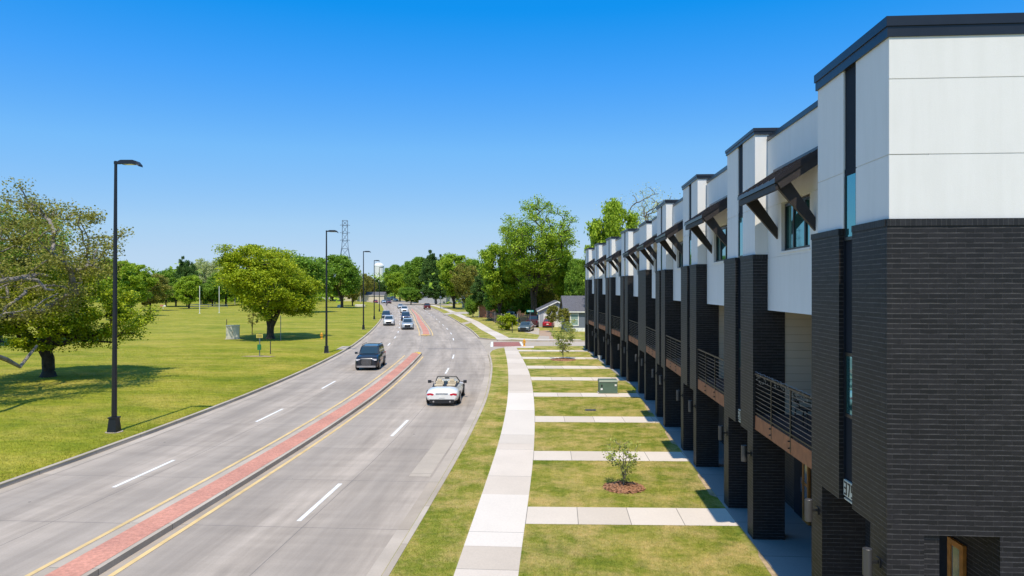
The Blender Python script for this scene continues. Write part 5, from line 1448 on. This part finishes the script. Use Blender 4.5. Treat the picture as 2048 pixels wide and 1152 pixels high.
# dog station
x, y = ground_at(519.5, 716, ZL); z = PZ(x, y)
T = empty('dog_bag_station', (x, y, z), YAW, 'green dog bag station with a yellow board on a post in the park', 'dog bag station')
b = MB(); b.box(-.035,.035,-.03,.03,0,2.15); b.build('post', M['galv'], T)
b = MB(); b.box(-.30,.30,-.05,-.031,1.72,2.08); sg = b.build('sign_board', M['yellow_sign'], T)
b = MB()
for k in range(3): b.box(-.22,.22,-.056,-.051,1.79+.09*k,1.82+.09*k)
b.build('lettering', M['digit'], sg)
b = MB(); b.box(-.15,.15,-.2,-.031,.62,1.12); b.build('bin', M['green_sign'], T, bevel=.02)
b = MB(); poly(b, [(-1.7,-.3),(1.1,-.5),(1.5,.1),(.2,.6),(-1.3,.4)], .02); pd = b.build('worn_path', M['soil']); pd.location = (x, y, z + .01); tag(pd, kind='structure')
# small posts and saplings in the park
for px, py, h, mat_, lb in ((541, 711, 1.2, 'fencewood', 'short dark stake in the grass right of the dog bag station'), (561.5, 684.5, 3.0, 'galv', 'thin grey post under the right side of the round lime tree'),
                            (453.5, 678, 2.3, 'fencewood', 'thin dark post just left of the beige cabinet')):
    x, y = ground_at(px, py, ZL); b = MB(); b.tube([(0,0,-.1),(0,0,h)], .045, 8); o = b.build('post', M[mat_]); o.location = (x, y, PZ(x, y)); tag(o, lb, 'post')
x, y = ground_at(504.5, 672, ZL)
tree('young_tree', 'thin', dict(seed=19, h=3.2, r=.9, th=1.2, tr=.05, ncl=26, lpc=14, lsize=.14, leaf=M['leaf_olive'], bark=M['bark'], low=.2), (x, y, PZ(x, y)), 0, 1.0, 'thin sapling left of the trunk of the round lime tree')
# goal posts
for px, py, lb in ((399.5, 628, 'left white goal post standing in the far park lawn'), (438.5, 627, 'right white goal post standing in the far park lawn')):
    x, y = ground_at(px, py, ZL); b = MB(); b.tube([(0,0,0),(0,0,6.8)], .075, 10); b.lathe([(0,-.05),(.3,-.05),(.3,.06),(0,.06)], 12); o = b.build('goal_post', M['white']); o.location = (x, y, PZ(x, y)); tag(o, lb, 'goal post', 'white goal posts')
# far barrier rails, picnic sign
x, y = ground_at(417, 616.5, ZL); T = empty('park_barrier', (x, y, PZ(x, y)), YAW, 'low grey rail barrier behind the goal posts', 'barrier')
for k in range(5):
    b = MB(); b.tube([(-6+3*k,0,0),(-6+3*k,0,1.1)], .06, 8); b.build('post', M['galv'], T)
for zz in (.5, 1.0):
    b = MB(); b.beam((-6,0,zz),(6,0,zz), .06, .14); b.build('rail', M['galv'], T)
x, y = ground_at(326.5, 619.5, ZL); T = empty('park_sign', (x, y, PZ(x, y)), YAW, 'small white and red sign by the far lawn edge, left', 'sign')
b = MB(); b.box(-.06,.06,-.06,.06,0,.9); b.build('post', M['white'], T); b = MB(); b.box(-.85,.15,-.05,.05,.8,1.25); b.build('board', plain('faded_red_board', (.55,.2,.17), .7), T); b = MB(); b.box(.15,.75,-.05,.05,.75,1.15); b.build('board', M['white'], T)
# utility pole
x, y = ground_at(721, 604.5, ZL)
T = empty('utility_pole', (x, y, PZ(x, y)), YAW, 'pale wooden utility pole left of the third street lamp', 'utility pole')
b = MB(); b.tube([(0,0,0),(0,0,14.5)], [.35,.22], 10); b.build('pole', M['woodpole'], T)
b = MB(); b.tube([(.55,-.3,9.6),(.55,-.3,11.0)], .38, 12); b.build('transformer', M['lampgrey'], T); b = MB(); b.beam((0,0,10.5),(.6,-.3,10.5), .1,.15); b.beam((0,0,9.9),(.6,-.3,9.9), .1,.15); b.build('mount', M['galv'], T)
# rocks
for px, py, w_, h_, lb in ((680, 616, .95, .95, 'rounded pale rock in the park grass behind the second lamp post'), (720, 613.5, 1.7, .8, 'wide flat pale stone block near the third lamp post'), (668.5, 600.5, 2.2, .9, 'far low pale stone left of the tree below the pylon')):
    x, y = ground_at(px, py, ZL); b = MB(); rg = random.Random(px)
    n = 12; prof = [(1, 0), (1.02, .35), (.9, .7), (.6, .93), (0, 1)] if w_ < 1.5 else [(1,0),(1.02,.5),(1.0,.92),(.8,1),(0,1)]
    ring = [[(w_*f*(1+rg.uniform(-.07,.07))*math.cos(2*math.pi*i/n), w_*.7*f*math.sin(2*math.pi*i/n), h_*zz) for i in range(n)] for f, zz in prof]
    for A, B in zip(ring[:-1], ring[1:]):
        for i in range(n):
            j = (i+1) % n; b.face([A[i], A[j], B[j], B[i]])
    o = b.build('rock', M['rock']); o.location = (x, y, PZ(x, y)-.05); tag(o, lb, 'rock')
# storm drain at the left kerb
x, y = ground_at(697, 697, 0); d = lane_dir(LC, y); a = math.atan2(d[1], d[0])
T = empty('storm_drain', (LC(y)-.02, y, 0), a, 'dark storm drain mouth in the left kerb near the second street lamp', 'storm drain')
b = MB(); b.box(-2.6,1.2,0.0,.95,.0,.19); b.build('apron', M['kerb'], T); b = MB(); b.box(-.7,.7,-.03,.02,.02,.175); b.build('opening', M['blackplastic'], T)
b = MB(); b.box(-.8,.8,-.04,.0,.175,.21); b.build('lintel', M['kerb'], T)
# street name sign
x, y = ground_at(1060.5, 663, ZL); T = empty('street_sign', (x, y, ZL), YAW, 'teal street name sign on a thin pole beside the parked cars', 'street sign')
b = MB(); b.tube([(0,0,0),(0,0,3.2)], .03, 8); b.build('pole', M['galv'], T)
b = MB(); b.box(-.50,.50,-.012,.012,2.92,3.2); nb = b.build('name_board', M['teal_sign'], T)
b = MB()
for k in range(6):
    if k != 4: b.box(-.36+.12*k, -.28+.12*k, -.018, -.013, 2.99, 3.13)
b.build('lettering', M['white'], nb)
# sign pole and letterbox at the right verge
x, y = ground_at(881, 617, ZL); b = MB(); b.tube([(0,0,0),(0,0,4.0)], .07, 8); b.box(-.3,.3,-.05,.02,3.3,3.9); o = b.build('road_sign', M['galv']); o.location = (x, y, ZL); tag(o, 'thin grey road sign at the far right verge', 'road sign')
x, y = ground_at(1024.5, 665, ZL); b = MB(); b.box(-.05,.05,-.05,.05,0,1.5); o = b.build('post', M['fencewood']); o.location = (x, y, ZL); tag(o, 'short dark post on the grass beside the lime shrub', 'post')
# pylon
x, y = away(690, 400)
T = empty('pylon', (x, y, ZL), YAW + R(12), 'lattice steel pylon rising above the park trees', 'pylon')
b = MB(); Hh = 46.0; lv = [(0, 6.0), (9, 4.7), (17, 3.6), (24, 2.7), (29.5, 1.9), (34, 1.55), (38.5, 1.5), (43, 1.5), (Hh, 1.5)]
def cor(z, w): return [(-w,-w,z),(w,-w,z),(w,w,z),(-w,w,z)]
for (z0, w0), (z1, w1) in zip(lv[:-1], lv[1:]):
    A, B = cor(z0, w0), cor(z1, w1)
    for i in range(4):
        j = (i+1) % 4; b.beam(A[i], B[i], .26, .26); b.beam(A[i], B[j], .13, .13); b.beam(A[j], B[i], .13, .13); b.beam(B[i], B[j], .16, .16)
b.build('lattice', M['galv'], T)
for zz in (34.2, 38.6, 43.0):
    b = MB()
    for s in (-1, 1): b.beam((0,0,zz),(s*2.9,0,zz+.2), .16,.16); b.beam((0,0,zz+1.3),(s*2.9,0,zz+.25), .10,.10)
    b.build('crossarm', M['galv'], T)
# water tank
x, y = away(758, 620)
T = empty('water_tank', (x, y, ZL), 0, 'tall white standpipe water tank beyond the bend of the road', 'water tank')
b = MB(); b.lathe([(4.6,0),(4.6,26.5)], 28); b.build('tank', M['white'], T)
b = MB(); b.lathe([(4.75,26.4),(4.75,26.8),(3.6,28.4),(1.5,29.4),(0,29.6)], 28); b.build('tank_roof', M['white'], T)
b = MB(); b.lathe([(.3,29.4),(.3,30.3),(0,30.4)], 8); b.build('vent', M['lampgrey'], T)
# far flat roofed block on the skyline
x, y = away(893, 900); b = MB(); b.box(0, 9, 0, 9, 0, 47); b.box(2, 5, 3, 7, 47, 48.5)
o = b.build('tower_block', plain('pink_grey_tower', (.5,.42,.42), .8)); o.location = (x, y, 0); tag(o, 'hazy pinkish tower block on the skyline over the roadside trees', 'tower block')

# ------------------------------------------------------------------ grass blades on the nearest turf
def blades(name, P, Z, h, mat, rg, label):
    n = len(P); a = rg.uniform(0, 6.28, n); w = h * .16; hh = h * rg.uniform(.5, 1.2, n); la = rg.uniform(0, 6.28, n); lean = hh * rg.uniform(.1, .8, n)
    V = np.empty((n, 3, 3)); dx, dy = np.cos(a) * w, np.sin(a) * w
    V[:, 0] = np.stack([P[:, 0]-dx, P[:, 1]-dy, Z-.005], 1); V[:, 1] = np.stack([P[:, 0]+dx, P[:, 1]+dy, Z-.005], 1)
    V[:, 2] = np.stack([P[:, 0]+np.cos(la)*lean, P[:, 1]+np.sin(la)*lean, Z + hh], 1)
    me = mesh_np(name, V.reshape(-1, 3), np.arange(n*3).reshape(-1, 3), [mat])
    o = bpy.data.objects.new(name, me); COL.objects.link(o); tag(o, label, 'grass', kind='stuff')
rg = np.random.default_rng(17)
n = 260000; yy_ = 13 + 33 * rg.random(n) ** 1.5; lo_, hi_ = -3.7, 4.75
xx_ = rg.uniform(lo_, hi_, n)
swl = np.interp(yy_, [13, 20, 30, 37, 46], [-2.3, -2.32, -2.42, -2.67, -3.2]); swr = np.interp(yy_, [13, 26, 33, 42, 46], [-.85, -.87, -1.03, -1.4, -1.65])
rcx = np.interp(yy_, [13, 31, 39, 46], [-3.94, -3.96, -4.16, -4.6])
ok = ((xx_ < swl - .03) & (xx_ > rcx + .22)) | (xx_ > swr + .03)
for a_, b_ in WK:
    k_ = .22 * (xx_ + 1) / 6; ok &= ~((yy_ > a_ + k_ - .03) & (yy_ < b_ + k_ + .03) & (xx_ > swl))
for (cx_, cy_, cr_) in ((ground_at(1248, 975, ZL) + (.68,)),): ok &= ((xx_-cx_)**2 + (yy_-cy_)**2) > cr_**2
P_ = np.stack([xx_, yy_], 1)[ok]
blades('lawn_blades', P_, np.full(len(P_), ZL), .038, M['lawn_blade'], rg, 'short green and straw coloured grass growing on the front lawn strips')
n = 260000; yy_ = 20 + 50 * rg.random(n) ** 1.4; dd_ = .25 + 30 * rg.random(n) ** 1.5
xl_ = np.array([LC(v) for v in np.linspace(18, 72, 200)]); xb_ = np.interp(yy_, np.linspace(18, 72, 200), xl_); xx_ = xb_ - dd_
zz_ = ZL + 0.5*(1-np.exp(-dd_/9.0))*np.minimum(1, dd_/3.0)*.6 + .12*np.sin(xx_*.11+yy_*.05)*np.minimum(1, dd_/12.0)
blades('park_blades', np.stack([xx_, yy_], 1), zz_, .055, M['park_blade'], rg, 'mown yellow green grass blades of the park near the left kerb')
